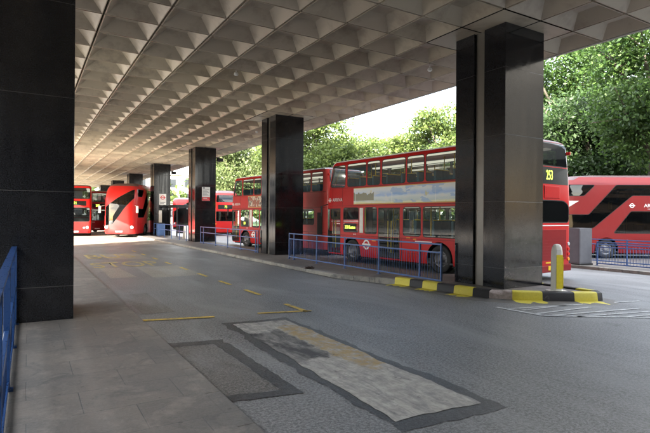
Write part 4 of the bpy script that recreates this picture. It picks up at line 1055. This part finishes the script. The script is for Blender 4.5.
# planting bed behind the buses
lob = []
r = random.Random(5)
for k in range(60):
    px = 300 + k * 7; x, y, _ = W(px, 40 + r.uniform(-1, 6)); lob.append((x, y, r.uniform(.6, 1.2), 2.0, 2.0, r.uniform(1.0, 1.7)))
tag(link('undergrowth', leaves_mesh(lob, 26000, .22, 'undergrowth', 50), M['leaf_dark']), 'dark shrubbery massed below the trees behind the buses', 'shrubbery', kind='stuff')
lob = []
for k in range(90):
    px = -60 + k * 11; x, y, _ = W(px, 120 + r.uniform(-10, 20)); lob.append((x, y, r.uniform(3, 7), 7, 7, r.uniform(3, 6)))
tag(link('far_treeline', leaves_mesh(lob, 26000, .7, 'far_treeline', 51), M['leaf_mid']), 'far off mass of trees closing the view', 'treeline', kind='stuff')
# pale terrace far behind
tb = empty('pale_building', W(178, 112), R(-10), 'pale stone building far behind the bus stop sign column', 'building')
g = MB(); g.box(-16, 14, 0, 12, 0, 11); g.build('wall', M['render'], tb)
g = MB(); g.box(-16.4, 14.4, -.4, 12.4, 11, 11.6); g.build('cornice', M['render'], tb)
for k in range(9):
    for zz in (1.5, 5, 8.2):
        g = MB(); g.box(-14.6 + k * 3.2, -13.3 + k * 3.2, -.03, .02, zz, zz + 1.9); g.build('window', M['office_glass'], tb)

# ================================================================== LIGHT, CAMERA
SUN_DIR = Vector((.81, .59, -.404)).normalized()
sun = bpy.data.lights.new('sun', 'SUN'); sun.energy = 5.0; sun.angle = R(.5); sun.color = (1, .93, .82)
so = bpy.data.objects.new('sun', sun); COL.objects.link(so); so.rotation_euler = SUN_DIR.to_track_quat('-Z', 'Y').to_euler()
w = bpy.data.worlds.new('World'); S.world = w; w.use_nodes = True; t = w.node_tree; t.nodes.clear()
sky = t.nodes.new('ShaderNodeTexSky'); sky.sky_type = 'NISHITA'; sky.sun_disc = False
elev = math.asin(-SUN_DIR.z); sky.sun_elevation = elev; sky.sun_rotation = math.atan2(-SUN_DIR.x, -SUN_DIR.y); sky.air_density = 1.2; sky.dust_density = 2.0
nz = N(t, 'TexNoise', Scale=2.2, Detail=7.0, Roughness=.6); t.links.new(scaled(t, coords(t, 'Generated'), (1, 1, 2.2)), nz.inputs['Vector'])
cl = ramp(t, nz.outputs['Fac'], [(.38, 0), (.60, .85)])
c = mix(t, cl, sky.outputs[0], (9.5, 9.4, 9.2))
bg = N(t, 'Background', Strength=.15); t.links.new(c, bg.inputs[0]); ow = t.nodes.new('ShaderNodeOutputWorld'); t.links.new(bg.outputs[0], ow.inputs[0])
cam = bpy.data.cameras.new('camera'); co = bpy.data.objects.new('camera', cam); COL.objects.link(co)
cam.sensor_width = 36; cam.lens = 36 * FPX / 650; cam.clip_end = 1000; cam.clip_start = .05
co.matrix_world = T((0, 0, 1.9)) @ Matrix.Rotation(R(-31.0), 4, 'Z') @ Matrix.Rotation(R(90), 4, 'X') @ Matrix.Rotation(R(.4), 4, 'Z')
S.camera = co
vs = S.view_settings; vs.view_transform = 'Standard'; vs.look = 'None'; vs.gamma = 1; vs.use_curve_mapping = False; vs.exposure = 3.05
S.cycles.max_bounces = 10; S.cycles.diffuse_bounces = 5; S.cycles.transparent_max_bounces = 24; S.cycles.use_denoising = True; S.cycles.denoising_input_passes = 'RGB_ALBEDO_NORMAL'; S.cycles.denoising_prefilter = 'ACCURATE'
try: S.cycles.denoiser = 'OPENIMAGEDENOISE'
except Exception: pass
